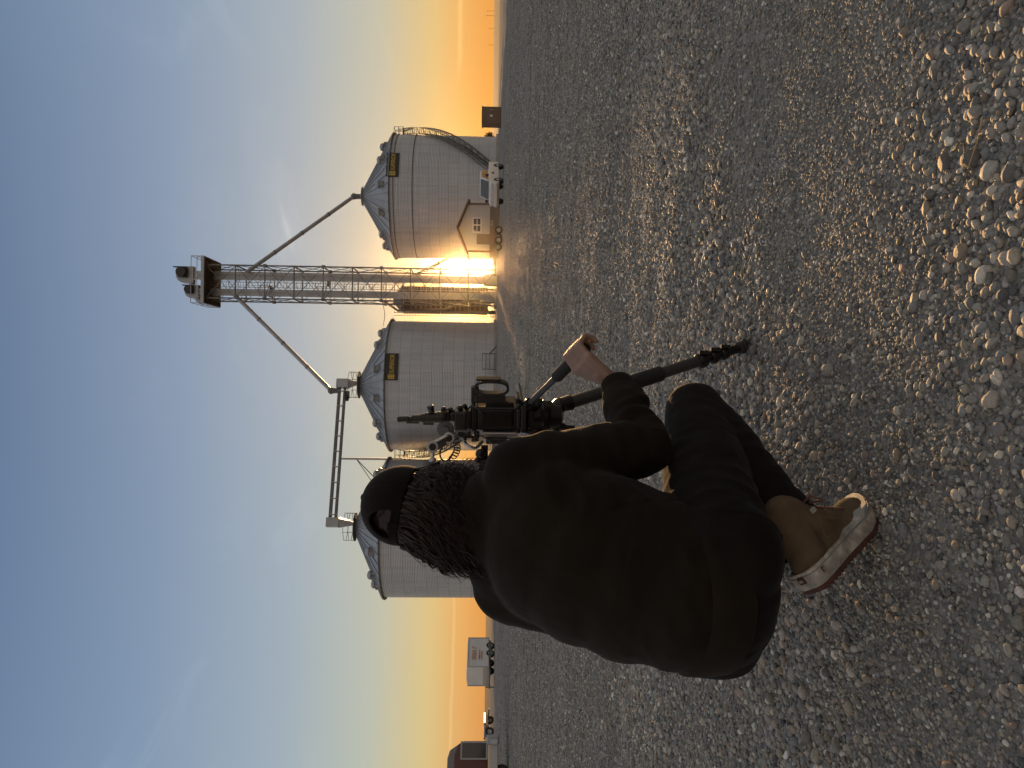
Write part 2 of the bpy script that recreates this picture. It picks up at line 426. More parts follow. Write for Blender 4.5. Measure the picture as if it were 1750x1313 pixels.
def build_ground():
    radii = [0.0] + list(0.25 * (1.026 ** np.arange(0, 245)))
    radii = [r_ for r_ in radii if r_ < 108] + [108]
    n = 360; vs = [(0, 0, float(gz(0, 0)))]; fs = []
    for r_ in radii[1:]:
        a = np.arange(n) * 2 * np.pi / n
        x, y = r_ * np.sin(a), r_ * np.cos(a)
        z = gz(x, y)
        vs += list(zip(x.tolist(), y.tolist(), np.asarray(z).tolist()))
    for k_ in range(n): fs.append((0, 1 + k_, 1 + (k_ + 1) % n))
    for i in range(len(radii) - 2):
        for k_ in range(n):
            a, b = 1 + i * n + k_, 1 + i * n + (k_ + 1) % n
            fs.append((a, a + n, b + n, b))
    me = bpy.data.meshes.new('gravel_yard'); me.from_pydata(vs, [], fs); me.materials.append(M['ground'])
    me.polygons.foreach_set('use_smooth', [True] * len(me.polygons)); me.update()
    if me.polygons[0].normal.z < 0: me.flip_normals()
    o = bpy.data.objects.new('gravel_yard', me); COL.objects.link(o); o['kind'] = 'structure'
    mb = MB(); n = 128
    rr = [100, 250, 480, 700]; vv = []
    for r_ in rr: vv += [V((r_ * math.sin(2 * math.pi * i / n), r_ * math.cos(2 * math.pi * i / n), -0.05 )) for i in range(n)]
    ff = [(j * n + i, (j + 1) * n + i, (j + 1) * n + (i + 1) % n, j * n + (i + 1) % n) for j in range(len(rr) - 1) for i in range(n)]
    mb.add(vv, ff); o = mb.build('field', field_material()); o['kind'] = 'structure'
build_ground()

# ------------------------------------------------------------------ grain bins
def curved_panel(mb, R, th0, u0, u1, z0, z1, r_in, r_out, n=10):
    vs, fs = [], []
    for i in range(n + 1):
        a = th0 + (u0 + (u1 - u0) * i / n) / R
        s_, c_ = math.sin(a), -math.cos(a)
        vs += [(s_ * r_in, c_ * r_in, z0), (s_ * r_out, c_ * r_out, z0), (s_ * r_out, c_ * r_out, z1), (s_ * r_in, c_ * r_in, z1)]
    for i in range(n):
        a, b = 4 * i, 4 * i + 4
        for j in range(4): fs.append((a + j, a + (j + 1) % 4, b + (j + 1) % 4, b + j))
    fs += [(0, 1, 2, 3), (4 * n, 4 * n + 3, 4 * n + 2, 4 * n + 1)]
    mb.add(vs, fs)

def grain_bin(label, pos, R, ze, zp, face, rings=(), sign=None, platform=False, stair=None, nvent=12, voff=0.1):
    """face: angle of local front (towards the camera)"""
    t = thing('grain_bin', label, 'grain bin', pos, face, 'grain bins in a row across the yard')
    wall = MB(); wall.lathe([(R, 0.3), (R, ze)], 96, caps=False)
    o = wall.build('wall', bin_wall_material(R), t, 30)
    f = MB(); f.lathe([(R + 0.35, 0.0), (R + 0.35, 0.3), (R - 0.2, 0.3)], 64, caps=False); f.build('foundation', M['concrete'], t, 30)
    for z_ in rings:
        q = MB(); q.lathe([(R + 0.02, z_ - 0.05), (R + 0.11, z_ - 0.035), (R + 0.11, z_ + 0.035), (R + 0.02, z_ + 0.05)], 96, caps=False)
        q.build('wind_ring', M['steel_dark'], t, 30)
    # roof with pressed ribs
    Ro = R + 0.28; rt_ = 0.85; slope = (zp - ze) / (R - rt_); z0 = ze - 0.28 * slope + 0.12
    mb = MB(); nr = 44
    mb.lathe([(Ro - 0.03, z0 - 0.07), (Ro, z0), (rt_, zp), (rt_, zp - 0.05), (Ro - 0.3, z0 - 0.02)], nr * 2, caps=False)
    for i in range(nr):
        a = 2 * math.pi * (i + 0.5) / nr
        d = V((math.sin(a), -math.cos(a), 0)); p = d * (Ro - 0.02) + V((0, 0, z0 + 0.05)); q = d * (rt_ + 0.05) + V((0, 0, zp + 0.03))
        mb.bar(p, q, 0.10, 0.11)
    roof = mb.build('roof', M['steel'], t, 20)
    for i in range(nvent):
        a = 2 * math.pi * (i + voff) / nvent
        d = V((math.sin(a), -math.cos(a), 0)); s_ = V((d.y * -1, d.x, 0)); rv = R * 0.80
        base = d * rv + V((0, 0, zp - (rv - rt_) * slope))
        v_ = MB()
        v_.tube([base - V((0, 0, 0.2)), base + V((0, 0, 0.35))], 0.30, 14)
        hub = base + d * 0.12 + V((0, 0, 0.42))
        v_.lathe([(0.42, -0.16), (0.47, -0.05), (0.44, 0.10), (0.32, 0.22), (0.13, 0.29), (0.02, 0.30)], 16, M=Matrix.Translation(hub))
        vo_ = v_.build('roof_vent', M['steel'], roof, 40)
        q = MB(); q.box(d * (rv * 0.985 + 0.62) + V((0, 0, base.z - 0.02)), (0.55, 0.34, 0.46), rot=Matrix.Rotation(a, 3, 'Z')); q.build('vent_mouth', M['grey_paint'], vo_, bevel=0.03)
    # collar and lid at the peak
    mb = MB(); mb.lathe([(rt_ + 0.03, zp - 0.35), (rt_ + 0.08, zp - 0.3), (rt_ + 0.08, zp + 0.15), (rt_ + 0.3, zp + 0.18), (rt_ + 0.3, zp + 0.24), (0.3, zp + 0.34)], 28)
    mb.build('peak_collar', M['steel'], roof, 30)
    if sign:
        th, zs, wd, hg = sign; Rs = R + 0.10
        mb = MB(); curved_panel(mb, Rs, th, -wd / 2, wd / 2, zs - hg / 2, zs + hg / 2, Rs - 0.03, Rs + 0.03); sg = mb.build('sign', M['sign'], t)
        mb = MB()
        vs, fs = text_mesh('SUPERIOR', 0.56, 0.012)
        mx = max(v_.x for v_ in vs); x0 = -wd / 2 + wd * 0.235; sc = (wd / 2 - 0.14 - x0) / mx
        def onwall(u, z_, dr): a = th + u / Rs; return V((math.sin(a) * (Rs + 0.035 + dr), -math.cos(a) * (Rs + 0.035 + dr), zs + z_))
        mb.add([onwall(x0 + v_.x * sc, v_.y * 1.2 - 0.07, v_.z + 0.012) for v_ in vs], fs)
        # emblem left of the word: a square of four bars and its frame
        def plate(u0, u1, z0_, z1_): curved_panel(mb, Rs, th, u0, u1, zs + z0_, zs + z1_, Rs + 0.03, Rs + 0.05, 2)
        e0 = -wd / 2 + 0.14; e1 = x0 - 0.10; eh = 0.30
        for zz in (-eh, -0.11, 0.08, 0.27): plate(e0, e1, zz - 0.035 + 0.0, zz + 0.05)
        for uu in (e0, (e0 + e1) / 2 - 0.03, e1 - 0.06): plate(uu, uu + 0.06, -eh, eh)
        mb.build('sign_lettering', M['sign_gold'], sg)
    if platform:
        mb = MB(); zz = zp + 0.15; rp = 1.55
        mb.lathe([(0.9, zz), (rp, zz), (rp, zz + 0.08), (0.9, zz + 0.08)], 16, caps=False)
        pl = mb.build('peak_platform', M['steel_dark'], roof, 30)
        mb = MB()
        for i in range(8):
            a = 2 * math.pi * (i + 0.5) / 8; b = 2 * math.pi * (i + 1.5) / 8
            p = V((math.sin(a) * rp, -math.cos(a) * rp, zz)); q = V((math.sin(b) * rp, -math.cos(b) * rp, zz))
            mb.bar(p, p + V((0, 0, 1.1)), 0.06)
            for h_ in (0.55, 1.1): mb.bar(p + V((0, 0, h_)), q + V((0, 0, h_)), 0.05)
        mb.build('railing', M['steel'], pl)
    if stair:
        a0, a1, z0_, z1_, sd = stair
        ri, ro = R + 0.16, R + 0.85; n = 46
        tr = MB(); rl = MB(); pv = None
        for i in range(n + 1):
            f_ = i / n; a = a0 + (a1 - a0) * f_; z_ = z0_ + (z1_ - z0_) * f_
            d = V((math.sin(a), -math.cos(a), 0)); tt = V((-d.y, d.x, 0))
            tr.box(d * ((ri + ro) / 2) + V((0, 0, z_)), (0.30, ro - ri, 0.04), rot=Matrix.Rotation(a, 3, 'Z'))
            cur = (d * ri + V((0, 0, z_)), d * ro + V((0, 0, z_)))
            if pv:
                for j in (0, 1):
                    tr.bar(pv[j] - V((0, 0, 0.05)), cur[j] - V((0, 0, 0.05)), 0.05, 0.24)
                for h_ in (0.5, 1.0):
                    for j in (0, 1): rl.bar(pv[j] + V((0, 0, h_)), cur[j] + V((0, 0, h_)), 0.055)
            if i % 3 == 0:
                for j in (0, 1): rl.bar(cur[j], cur[j] + V((0, 0, 1.0)), 0.05)
                tr.bar(d * R + V((0, 0, z_ - 0.5)), d * ro + V((0, 0, z_ - 0.08)), 0.06)
            pv = cur
        st = tr.build('spiral_staircase', M['steel_dark'], t); rl.build('stair_railing', M['steel_dark'], st)
        a = a1 + 0.09 * sd; d = V((math.sin(a), -math.cos(a), 0))
        mb = MB(); mb.box(d * (R + 0.75) + V((0, 0, z1_ + 0.1)), (1.4, 1.3, 0.07), rot=Matrix.Rotation(a, 3, 'Z'))
        for e1 in (-1, 1):
            for e2 in (-0.55, 0.6):
                p = d * (R + 0.75 + e2) + V((-d.y, d.x, 0)) * 0.66 * e1 + V((0, 0, z1_ + 0.1)); mb.bar(p, p + V((0, 0, 1.1)), 0.06)
            for h_ in (0.55, 1.1):
                mb.bar(d * (R + 0.2) + V((-d.y, d.x, 0)) * 0.66 * e1 + V((0, 0, z1_ + 0.1 + h_)), d * (R + 1.35) + V((-d.y, d.x, 0)) * 0.66 * e1 + V((0, 0, z1_ + 0.1 + h_)), 0.05)
        for h_ in (0.55, 1.1): mb.bar(d * (R + 1.35) + V((-d.y, d.x, 0)) * 0.66 + V((0, 0, z1_ + 0.1 + h_)), d * (R + 1.35) - V((-d.y, d.x, 0)) * 0.66 + V((0, 0, z1_ + 0.1 + h_)), 0.05)
        mb.build('stair_landing', M['steel_dark'], st)
    # walk-in door low on the front
    return t

def base(y, Y):
    p = pt(838, y, Y); return (p.x, Y, 0.0)
PA, PB, PC = base(341, 90.0), base(661, 83.7), base(902, 79.3)
def facing(p): return -math.atan2(p[0], p[1])
A = grain_bin('corrugated grain bin with two wind rings, farthest right, pipe to its peak', PA, 7.3, 12.45, 16.3, facing(PA), (11.9, 9.75),
              (rad(29.5), 11.95, 3.05, 1.4), False, (rad(27), rad(104), 0.6, 11.6, 1), 12, 0.45)
B = grain_bin('corrugated grain bin behind the camera, middle of the three, black sign and platform at peak', PB, 7.3, 11.75, 15.3, facing(PB), (),
              (rad(15.5), 10.95, 2.95, 1.35), True, (rad(-20), rad(-100), 0.6, 10.4, -1), 12, 0.55)
C = grain_bin('corrugated grain bin half hidden by the squatting person, nearest of the three', PC, 7.3, 11.45, 14.75, facing(PC), (), None, True, None, 12, 0.2)
# small steps in front of the middle bin's foot
p = pt(834, 618, 75.4)
t = thing('access_stair', 'small steel step platform at the foot of the middle grain bin', 'stair', (p.x, p.y, 0), facing(PB))
mb = MB(); mb.box((0, 0, 0.72), (1.7, 0.8, 0.06)); 
for a in (-0.8, 0.8):
    for b in (-0.36, 0.36): mb.bar((a, b, 0), (a, b, 1.5), 0.06)
mb.build('deck', M['steel_dark'], t)
mb = MB()
for h_ in (1.1, 1.5):
    mb.bar((-0.8, -0.36, h_), (0.8, -0.36, h_), 0.06); mb.bar((-0.8, 0.36, h_), (0.8, 0.36, h_), 0.06)
mb.build('railing', M['steel_dark'], t)
mb = MB()
for i in range(3): mb.box((1.0 + 0.22 * i, 0, 0.55 - 0.2 * i), (0.24, 0.7, 0.04))
mb.bar((0.85, 0.36, 0.7), (1.6, 0.36, 0.0), 0.05, 0.14); mb.bar((0.85, -0.36, 0.7), (1.6, -0.36, 0.0), 0.05, 0.14)
mb.build('steps', M['steel_dark'], t)

# ------------------------------------------------------------------ lattice tower with two bucket elevators
TY = 85.4; tc = pt(600, 487, TY); TX = tc.x - 0.12; TW = 3.72; H = 32.8; nb = 10
def tower():
    t = thing('lattice_tower', 'tall steel lattice tower between two bins, deck and railing on top', 'tower', (TX, TY, 0))
    h = TW / 2
    for a in (-1, 1):
        for b in (-1, 1):
            mb = MB(); mb.bar((a * h, b * h, 0), (a * h, b * h, H), 0.15); mb.build('corner_post', M['steel_dark'], t)
            mb = MB(); mb.box((a * h, b * h, 0.15), (0.7, 0.7, 0.3)); mb.build('footing', M['concrete'], t, bevel=0.03)
    mb = MB(); st = H / nb
    cs = [(-h, -h), (h, -h), (h, h), (-h, h)]
    for i in range(1, nb + 1):
        z = st * i
        for j in range(4):
            p, q = cs[j], cs[(j + 1) % 4]
            mb.bar((*p, z), (*q, z), 0.13 if i % 2 else 0.10)
            mb.bar((*p, z - st), (*q, z), 0.06); mb.bar((*q, z - st), (*p, z), 0.06)
            if i % 2 == 0:   # gusset plates
                mb.box((p[0], p[1], z), (0.34, 0.34, 0.34))
        if i % 2 == 0: mb.bar((-h, -h, z), (h, h, z), 0.06)
    mb.build('cross_bracing', M['steel_dark'], t)
    # caged ladder between the legs
    mb = MB()
    for xx in (-0.28, 0.28): mb.bar((xx - 0.02, 0.4, 0), (xx - 0.02, 0.4, H), 0.05)
    for i in range(int(H / 0.33)): mb.bar((-0.3, 0.4, i * 0.33), (0.26, 0.4, i * 0.33), 0.035)
    ld = mb.build('ladder', M['steel'], t)
    mb = MB()
    for i in range(2, int(H / 1.1)):
        pts = [(-0.02 + 0.42 * math.cos(a), 0.4 - 0.75 * math.sin(a), i * 1.1) for a in np.linspace(0, math.pi, 9)]
        for p, q in zip(pts[:-1], pts[1:]): mb.bar(p, q, 0.03, 0.06)
    for a in np.linspace(0.4, math.pi - 0.4, 4): mb.bar((-0.02 + 0.42 * math.cos(a), 0.4 - 0.75 * math.sin(a), 2.2), (-0.02 + 0.42 * math.cos(a), 0.4 - 0.75 * math.sin(a), H), 0.03)
    mb.build('ladder_cage', M['steel'], ld)
    for z in (9.9, 19.7, 26.3):
        mb = MB(); mb.box((-0.75 if z != 19.7 else 0.6, 0.9, z), (1.3, 1.2, 0.08))
        for xx in (-1.35, -0.15): mb.bar((xx, 0.3, z), (xx, 0.3, z + 1.1), 0.05)
        for hh in (0.55, 1.1): mb.bar((-1.35, 0.3, z + hh), (-0.15, 0.3, z + hh), 0.045)
        mb.build('rest_landing', M['steel_rust'], t)
    # top deck
    mb = MB(); zt = H + 0.12; wx, wy = 2.62, 2.55
    mb.box((0.1, 0.0, zt), (2 * wx, 2 * wy, 0.06))
    for i in range(9):
        mb.box((0.1, -wy + 0.1 + i * (2 * wy - 0.2) / 8, zt - 0.13), (2 * wx - 0.1, 0.08, 0.2))
    dk = mb.build('top_deck', M['steel_rust'], t)
    mb = MB()
    for sx in (-1, 1): mb.box((0.1 + sx * wx, 0, zt + 0.02), (0.07, 2 * wy, 0.34))
    for sy in (-1, 1): mb.box((0.1, sy * wy, zt + 0.02), (2 * wx + 0.1, 0.07, 0.34))
    mb.build('deck_edge', M['steel'], dk)
    mb = MB(); zr = zt + 0.03; cr = [(-wx + 0.1, -wy), (wx + 0.1, -wy), (wx + 0.1, wy), (-wx + 0.1, wy)]
    for j in range(4):
        p, q = V((*cr[j], zr)), V((*cr[(j + 1) % 4], zr))
        for k_ in range(4):
            r_ = p.lerp(q, k_ / 4)
            if k_ in (0, 2): mb.bar(r_, r_ + V((0, 0, 1.25)), 0.06)
        for hh in (0.6, 1.25): mb.bar(p + V((0, 0, hh)), q + V((0, 0, hh)), 0.055)
    mb.build('railing', M['steel'], dk)
    return t
tower()
def elevator(label, x0, y0, ztop, wd, head):
    t = thing('bucket_elevator', label, 'elevator', (TX + x0, TY + y0, 0), 0, 'bucket elevators inside the lattice tower')
    mb = MB(); d = wd * 0.42
    mb.box((-wd / 2 + 0.19, 0, ztop / 2), (0.36, d, ztop)); mb.box((wd / 2 - 0.19, 0, ztop / 2), (0.36, d, ztop))
    for i in range(int(ztop / 2.4)): mb.box((0, 0, 2.4 * i + 1.0), (wd + 0.06, d + 0.08, 0.09))
    mb.box((0, 0, ztop / 2), (wd - 0.5, d * 0.5, ztop * 0.98))
    mb.build('casing', M['steel'], t)
    mb = MB(); mb.box((0, 0, 0.75), (wd + 0.35, d + 0.25, 1.5)); mb.build('boot', M['steel'], t, bevel=0.05)
    hd = MB(); w2 = head
    prof = [(-w2 / 2, 0), (w2 / 2, 0), (w2 / 2, w2 * 0.55)] + [(w2 / 2 * math.cos(a), w2 * 0.55 + w2 / 2 * math.sin(a)) for a in np.linspace(0.2, math.pi - 0.2, 9)] + [(-w2 / 2, w2 * 0.55)]
    hd.prism(prof, (0, -d * 0.9, ztop), (1, 0, 0), (0, 0, 1), (0, 1, 0), d * 1.8)
    hh = hd.build('head_housing', M['steel'], t, 30)
    mb = MB(); mb.box((w2 * 0.12, -d * 0.9 - 0.24, ztop + w2 * 0.6), (w2 * 0.62, 0.5, w2 * 0.5)); mb.tube([(w2 * 0.12, -d * 0.9 - 0.1, ztop + w2 * 0.62), (w2 * 0.12, -d * 0.9 - 0.72, ztop + w2 * 0.62)], w2 * 0.3, 14)
    mb.box((w2 * 0.42, -d * 0.9 - 0.3, ztop + w2 * 0.72), (0.1, 0.7, w2 * 0.75))
    mb.build('drive_motor', M['black_metal'], hh, bevel=0.03)
    mb = MB(); mb.tube([(-w2 * 0.4, 0, ztop + 0.5), (-w2 * 0.75, 0, ztop - 0.1), (-w2 * 0.8, 0, ztop - 1.0)], 0.26, 12); mb.build('discharge_throat', M['steel'], hh, 40)
    return t
elevator('taller grey bucket elevator on the right inside the lattice tower', 0.95, 0.2, 34.9, 0.95, 1.9)
elevator('shorter grey bucket elevator on the left inside the lattice tower', -1.0, -0.1, 34.2, 0.80, 1.5)

# spouts
def spout(label, p, q, r, elbow=None, group='grain spouts fed from the lattice tower'):
    p, q = V(p), V(q)
    t = thing('grain_spout', label, 'pipe', tuple(p), 0, group)
    mb = MB(off=p); mb.tube([p, q], r, 14); mb.build('pipe', M['steel'], t, 40)
    mb = MB(off=p); d = (q - p)
    for f in (0.25, 0.5, 0.75):
        c = p + d * f; n_ = d.normalized(); mb = MB(off=p); mb.tube([c - n_ * 0.06, c + n_ * 0.06], r * 1.25, 14); mb.build('pipe_flange', M['steel_dark'], t, 40)
    if elbow:
        mb = MB(off=p); mb.tube([q - d.normalized() * 0.2, q, V(elbow[0])], [r * 1.2, r * 1.5, r * 1.2], 14); mb.ball(q, r * 1.7); mb.build('elbow', M['steel_dark'], t, 50)
    return t
qa = V((PA[0], PA[1] - 0.0, 17.55))
spout('steel spout sloping from tower top down to the peak of the right bin', (TX + 1.3, TY - 0.6, pt(425, 465, TY).z), qa, 0.23, (qa + V((0, 0, -1.3)),))
qb = pt(566, 668, 83.7)
spout('steel spout sloping from tower top down to the conveyor over middle bin', (TX - 1.5, TY - 1.2, pt(408, 510, TY).z), qb, 0.23, (pt(578, 668, 83.7),))
p1, p2 = pt(708, 472, 86.5), pt(757, 446, 91.0)
spout('short steel spout sloping from mid tower towards foot of the right bin', p1, p2 + (p2 - p1) * 0.6, 0.22)

# overhead conveyor from the middle bin to the left bin
c0, c1 = pt(582, 656, 83.7), pt(571, 893, 79.3)
c0.z = c1.z = 17.35
t = thing('overhead_conveyor', 'long horizontal grain conveyor bridging the two bin peaks', 'conveyor', tuple(c0))
ax = (c1 - c0); L = ax.length; ax.normalize(); sx = ax.cross(V((0, 0, 1)))
mb = MB(off=c0); mb.bar(c0 + V((0, 0, 0.33)), c1 + V((0, 0, 0.33)), 0.42, 0.30); mb.build('carrying_trough', M['steel_dark'], t)
mb = MB(off=c0); mb.bar(c0 - V((0, 0, 0.28)), c1 - V((0, 0, 0.28)), 0.42, 0.26); mb.build('return_trough', M['steel_dark'], t)
mb = MB(off=c0)
for i in range(9):
    p = c0 + ax * (L * (i + 0.5) / 9)
    mb = MB(off=c0)
    for s_ in (-1, 1): mb.bar(p - V((0, 0, 0.4)) + sx * 0.24 * s_, p + V((0, 0, 0.48)) + sx * 0.24 * s_, 0.07)
    mb.bar(p + sx * 0.24, p - sx * 0.24, 0.06); mb.build('trough_bracket', M['steel'], t)
for nm, e, zt in (('drive_head', c0, 15.55), ('tail_head', c1, 15.0)):
    mb = MB(off=c0); mb.box(e + V((0, 0, 0.0)), (1.0, 0.9, 1.35), rot=Matrix.Rotation(math.atan2(ax.y, ax.x), 3, 'Z'))
    hd = mb.build(nm, M['steel'], t, bevel=0.03)
    mb = MB(off=c0)
    a = [e + V((dx_ * 0.5, dy_ * 0.45, -0.68)) for dx_, dy_ in ((-1, -1), (1, -1), (1, 1), (-1, 1))]
    b = [V((e.x + dx_ * 0.16 + (0.1 if nm == 'drive_head' else -0.1), e.y + dy_ * 0.16, zt)) for dx_, dy_ in ((-1, -1), (1, -1), (1, 1), (-1, 1))]
    mb.add(a + b, [(0, 1, 2, 3), (7, 6, 5, 4)] + [(i, (i + 1) % 4, (i + 1) % 4 + 4, i + 4) for i in range(4)])
    mb.build('hopper', M['steel'], hd)
mb = MB(off=c0); mb.box(c0 + ax * 1.3 + V((0, -0.3, -0.62)), (0.9, 0.5, 0.5)); mb.tube([c0 + ax * 0.9 + V((0, -0.3, -0.62)), c0 + ax * 2.0 + V((0, -0.3, -0.62))], 0.22, 12); mb.build('motor', M['black_metal'], t, bevel=0.03)
# mast that carries the conveyor, braced to the left bin's roof
f = (787 - 656) / (893 - 656)
mp = c0.lerp(c1, f) ; mt = V((mp.x, mp.y, 16.9))
t = thing('conveyor_mast', 'thin steel mast under the overhead conveyor between middle and left bins', 'mast', (mt.x, mt.y, 0))
mb = MB(off=(mt.x, mt.y, 0)); mb.bar((mt.x, mt.y, 9.4), mt, 0.22); mb.build('mast', M['steel'], t)
mb = MB(off=(mt.x, mt.y, 0)); mb.box((mt.x - 0.25, mt.y - 0.05, 10.4), (0.7, 0.3, 2.2)); mb.build('wall_bracket', M['steel_rust'], t)
mb = MB(off=(mt.x, mt.y, 0))
for dy_ in (-1.6, 1.6):
    mb.bar((mt.x, mt.y, 15.3), (mt.x - 3.0, mt.y + dy_, 12.8), 0.07)
mb.build('brace', M['steel_dark'], t)
# cable strung from tower to middle bin
mb = MB(); a, b = V((TX - 1.86, TY - 1.8, pt(656, 515, TY).z)), V((PB[0] + 6.7, PB[1] - 1.0, pt(657, 560, 83).z + 0.1))
mb.tube([a.lerp(b, i / 8) - V((0, 0, 0.25 * math.sin(math.pi * i / 8))) for i in range(9)], 0.035, 6)
tag(mb.build('cable', M['black']), 'thin black cable strung between the lattice tower and the middle bin', 'cable')

# ------------------------------------------------------------------ dryer behind the tower
def dryer():
    l, r_ = pt(760, 537, 96.0), pt(760, 487, 96.0); x0, x1 = l.x, r_.x; cx = (x0 + x1) / 2; wd = x1 - x0
    zt = pt(686, 510, 96).z
    t = thing('grain_dryer', 'dark banded grain dryer standing behind the foot of the tower', 'dryer', (cx, 97.5, 0))
    mb = MB(); mb.box((0, 0, zt / 2 + 0.5), (wd * 0.86, 3.0, zt - 1.0))
    bd = mb.build('dryer_body', M['steel_rust'], t)
    mb = MB(); n = 16
    for i in range(n): mb.box((0, -1.56, 1.4 + i * (zt - 2.0) / n), (wd * 0.84, 0.12, 0.16))
    mb.build('louvres', M['steel_dark'], bd)
    mb = MB()
    mb.add([(-wd * .43, -1.5, zt), (wd * .43, -1.5, zt), (wd * .43, 1.5, zt), (-wd * .43, 1.5, zt), (-0.5, -0.4, zt + 1.2), (0.5, -0.4, zt + 1.2), (0.5, 0.4, zt + 1.2), (-0.5, 0.4, zt + 1.2)],
           [(0, 1, 5, 4), (1, 2, 6, 5), (2, 3, 7, 6), (3, 0, 4, 7), (4, 5, 6, 7)])
    mb.build('hopper_roof', M['steel_dark'], t)
    for z_ in (3.6, 7.2, zt - 0.3):
        mb = MB(); mb.box((0, -2.0, z_), (wd * 1.0, 0.9, 0.06))
        for i in range(5): mb.bar((-wd / 2 + wd * i / 4, -2.4, z_), (-wd / 2 + wd * i / 4, -2.4, z_ + 1.1), 0.05)
        for hh in (0.55, 1.1): mb.bar((-wd / 2, -2.4, z_ + hh), (wd / 2, -2.4, z_ + hh), 0.05)
        mb.build('catwalk', M['steel_dark'], t)
    mb = MB()
    for i in range(int(zt / 0.35)): mb.bar((-wd / 2 - 0.25, -1.2, i * 0.35), (-wd / 2 + 0.15, -1.2, i * 0.35), 0.05)
    for xx in (-0.25, 0.15): mb.bar((-wd / 2 + xx, -1.2, 0), (-wd / 2 + xx, -1.2, zt + 1), 0.06)
    mb.build('ladder', M['steel_dark'], t)
    for a in (-1, 1):
        for b in (-1, 1):
            mb = MB(); mb.box((a * wd * 0.38, b * 1.2, 0.55), (0.25, 0.25, 1.1)); mb.build('leg', M['steel_dark'], t)
    mb = MB(); mb.box((0.2, -2.2, 1.3), (1.6, 1.2, 1.5)); mb.build('burner_box', M['dirty_white'], t, bevel=0.04)
dryer()
a, b, c, d = pt(655, 514, 88), pt(680, 531, 89), pt(760, 529, 90), pt(800, 512, 91)
mb = MB(off=a); mb.tube([a, b, b.lerp(c, .3), c, d], 0.15, 10)
t = thing('auger_tube', 'bent thin grey tube running down the left side of the tower', 'pipe', tuple(a)); mb.build('tube', M['steel_dark'], t, 40)
mb = MB(off=a); mb.bar(b, V((b.x, b.y, 0)), 0.14); mb.build('support_post', M['steel_dark'], t)

# ------------------------------------------------------------------ white gabled shed
def shed():
    Y = 68.0
    xl, xr = pt(820, 430, Y).x, pt(820, 349, Y).x; cx = (xl + xr) / 2; wd = xr - xl
    ze = pt(801, 349, Y).z; zr = pt(784, 388, Y).z; D = 3.2
    t = thing('shed', 'small white gabled shed with paned window and brown wainscot', 'shed', (cx, Y, 0))
    h = wd / 2
    mb = MB(); mb.prism([(-h, 0.9), (h, 0.9), (h, ze), (0, zr), (-h, ze)], (0, 0, 0), (1, 0, 0), (0, 0, 1), (0, 1, 0), D); mb.build('wall', M['dirty_white'], t)
    mb = MB(); mb.box((0, D / 2, 0.45), (wd + 0.02, D + 0.02, 0.9)); mb.build('wainscot', M['tan'], t)
    mb = MB(); sl_ = (zr - ze) / h; o = 0.35
    for s_ in (-1, 1):
        mb.add([(0, -o, zr + 0.02), (s_ * (h + o), -o, ze - o * sl_ + 0.02), (s_ * (h + o), D + o, ze - o * sl_ + 0.02), (0, D + o, zr + 0.02),
                (0, -o, zr + 0.2), (s_ * (h + o), -o, ze - o * sl_ + 0.2), (s_ * (h + o), D + o, ze - o * sl_ + 0.2), (0, D + o, zr + 0.2)],
               [(0, 1, 2, 3), (4, 7, 6, 5), (0, 4, 5, 1), (1, 5, 6, 2), (2, 6, 7, 3), (3, 7, 4, 0)])
    mb.build('roof', M['brown'], t)
    mb = MB()
    for xx in (-h, h): mb = MB(); mb.box((xx, -0.03, ze / 2), (0.18, 0.1, ze)); mb.build('corner_trim', M['brown'], t)
    wx0, wx1 = pt(815, 397, Y).x - cx, pt(815, 373, Y).x - cx; wz0, wz1 = pt(822, 385, Y).z, pt(808.5, 385, Y).z
    mb = MB(); W_ = wx1 - wx0; Hh = wz1 - wz0; c_ = ((wx0 + wx1) / 2, (wz0 + wz1) / 2)
    for s_ in (-1, 1):
        mb.box((c_[0] + s_ * W_ / 2, -0.05, c_[1]), (0.1, 0.1, Hh + 0.1)); mb.box((c_[0], -0.052, c_[1] + s_ * Hh / 2), (W_ + 0.1, 0.1, 0.1))
    mb.box((c_[0], -0.05, c_[1]), (0.08, 0.08, Hh)); mb.box((c_[0], -0.048, c_[1]), (W_, 0.07, 0.05))
    fr = mb.build('window', M['white'], t)
    mb = MB(); mb.box((c_[0], -0.02, c_[1]), (W_, 0.04, Hh)); mb.build('pane', M['glass'], fr)
    dxm = pt(815, 409, Y).x - cx
    mb = MB(); mb.box((dxm, -0.03, 1.05), (0.95, 0.08, 2.1)); dr = mb.build('door', M['tan'], t, bevel=0.01)
    mb = MB(); mb.ball((dxm - 0.38, -0.1, 1.0), 0.05); mb.build('handle', M['chrome'], dr)
    mb = MB(); mb.ball((dxm + 0.75, -0.12, 2.25), (0.1, 0.1, 0.14)); mb.box((dxm + 0.75, -0.03, 2.3), (0.14, 0.08, 0.2)); mb.build('porch_lamp', M['steel'], t)
shed()

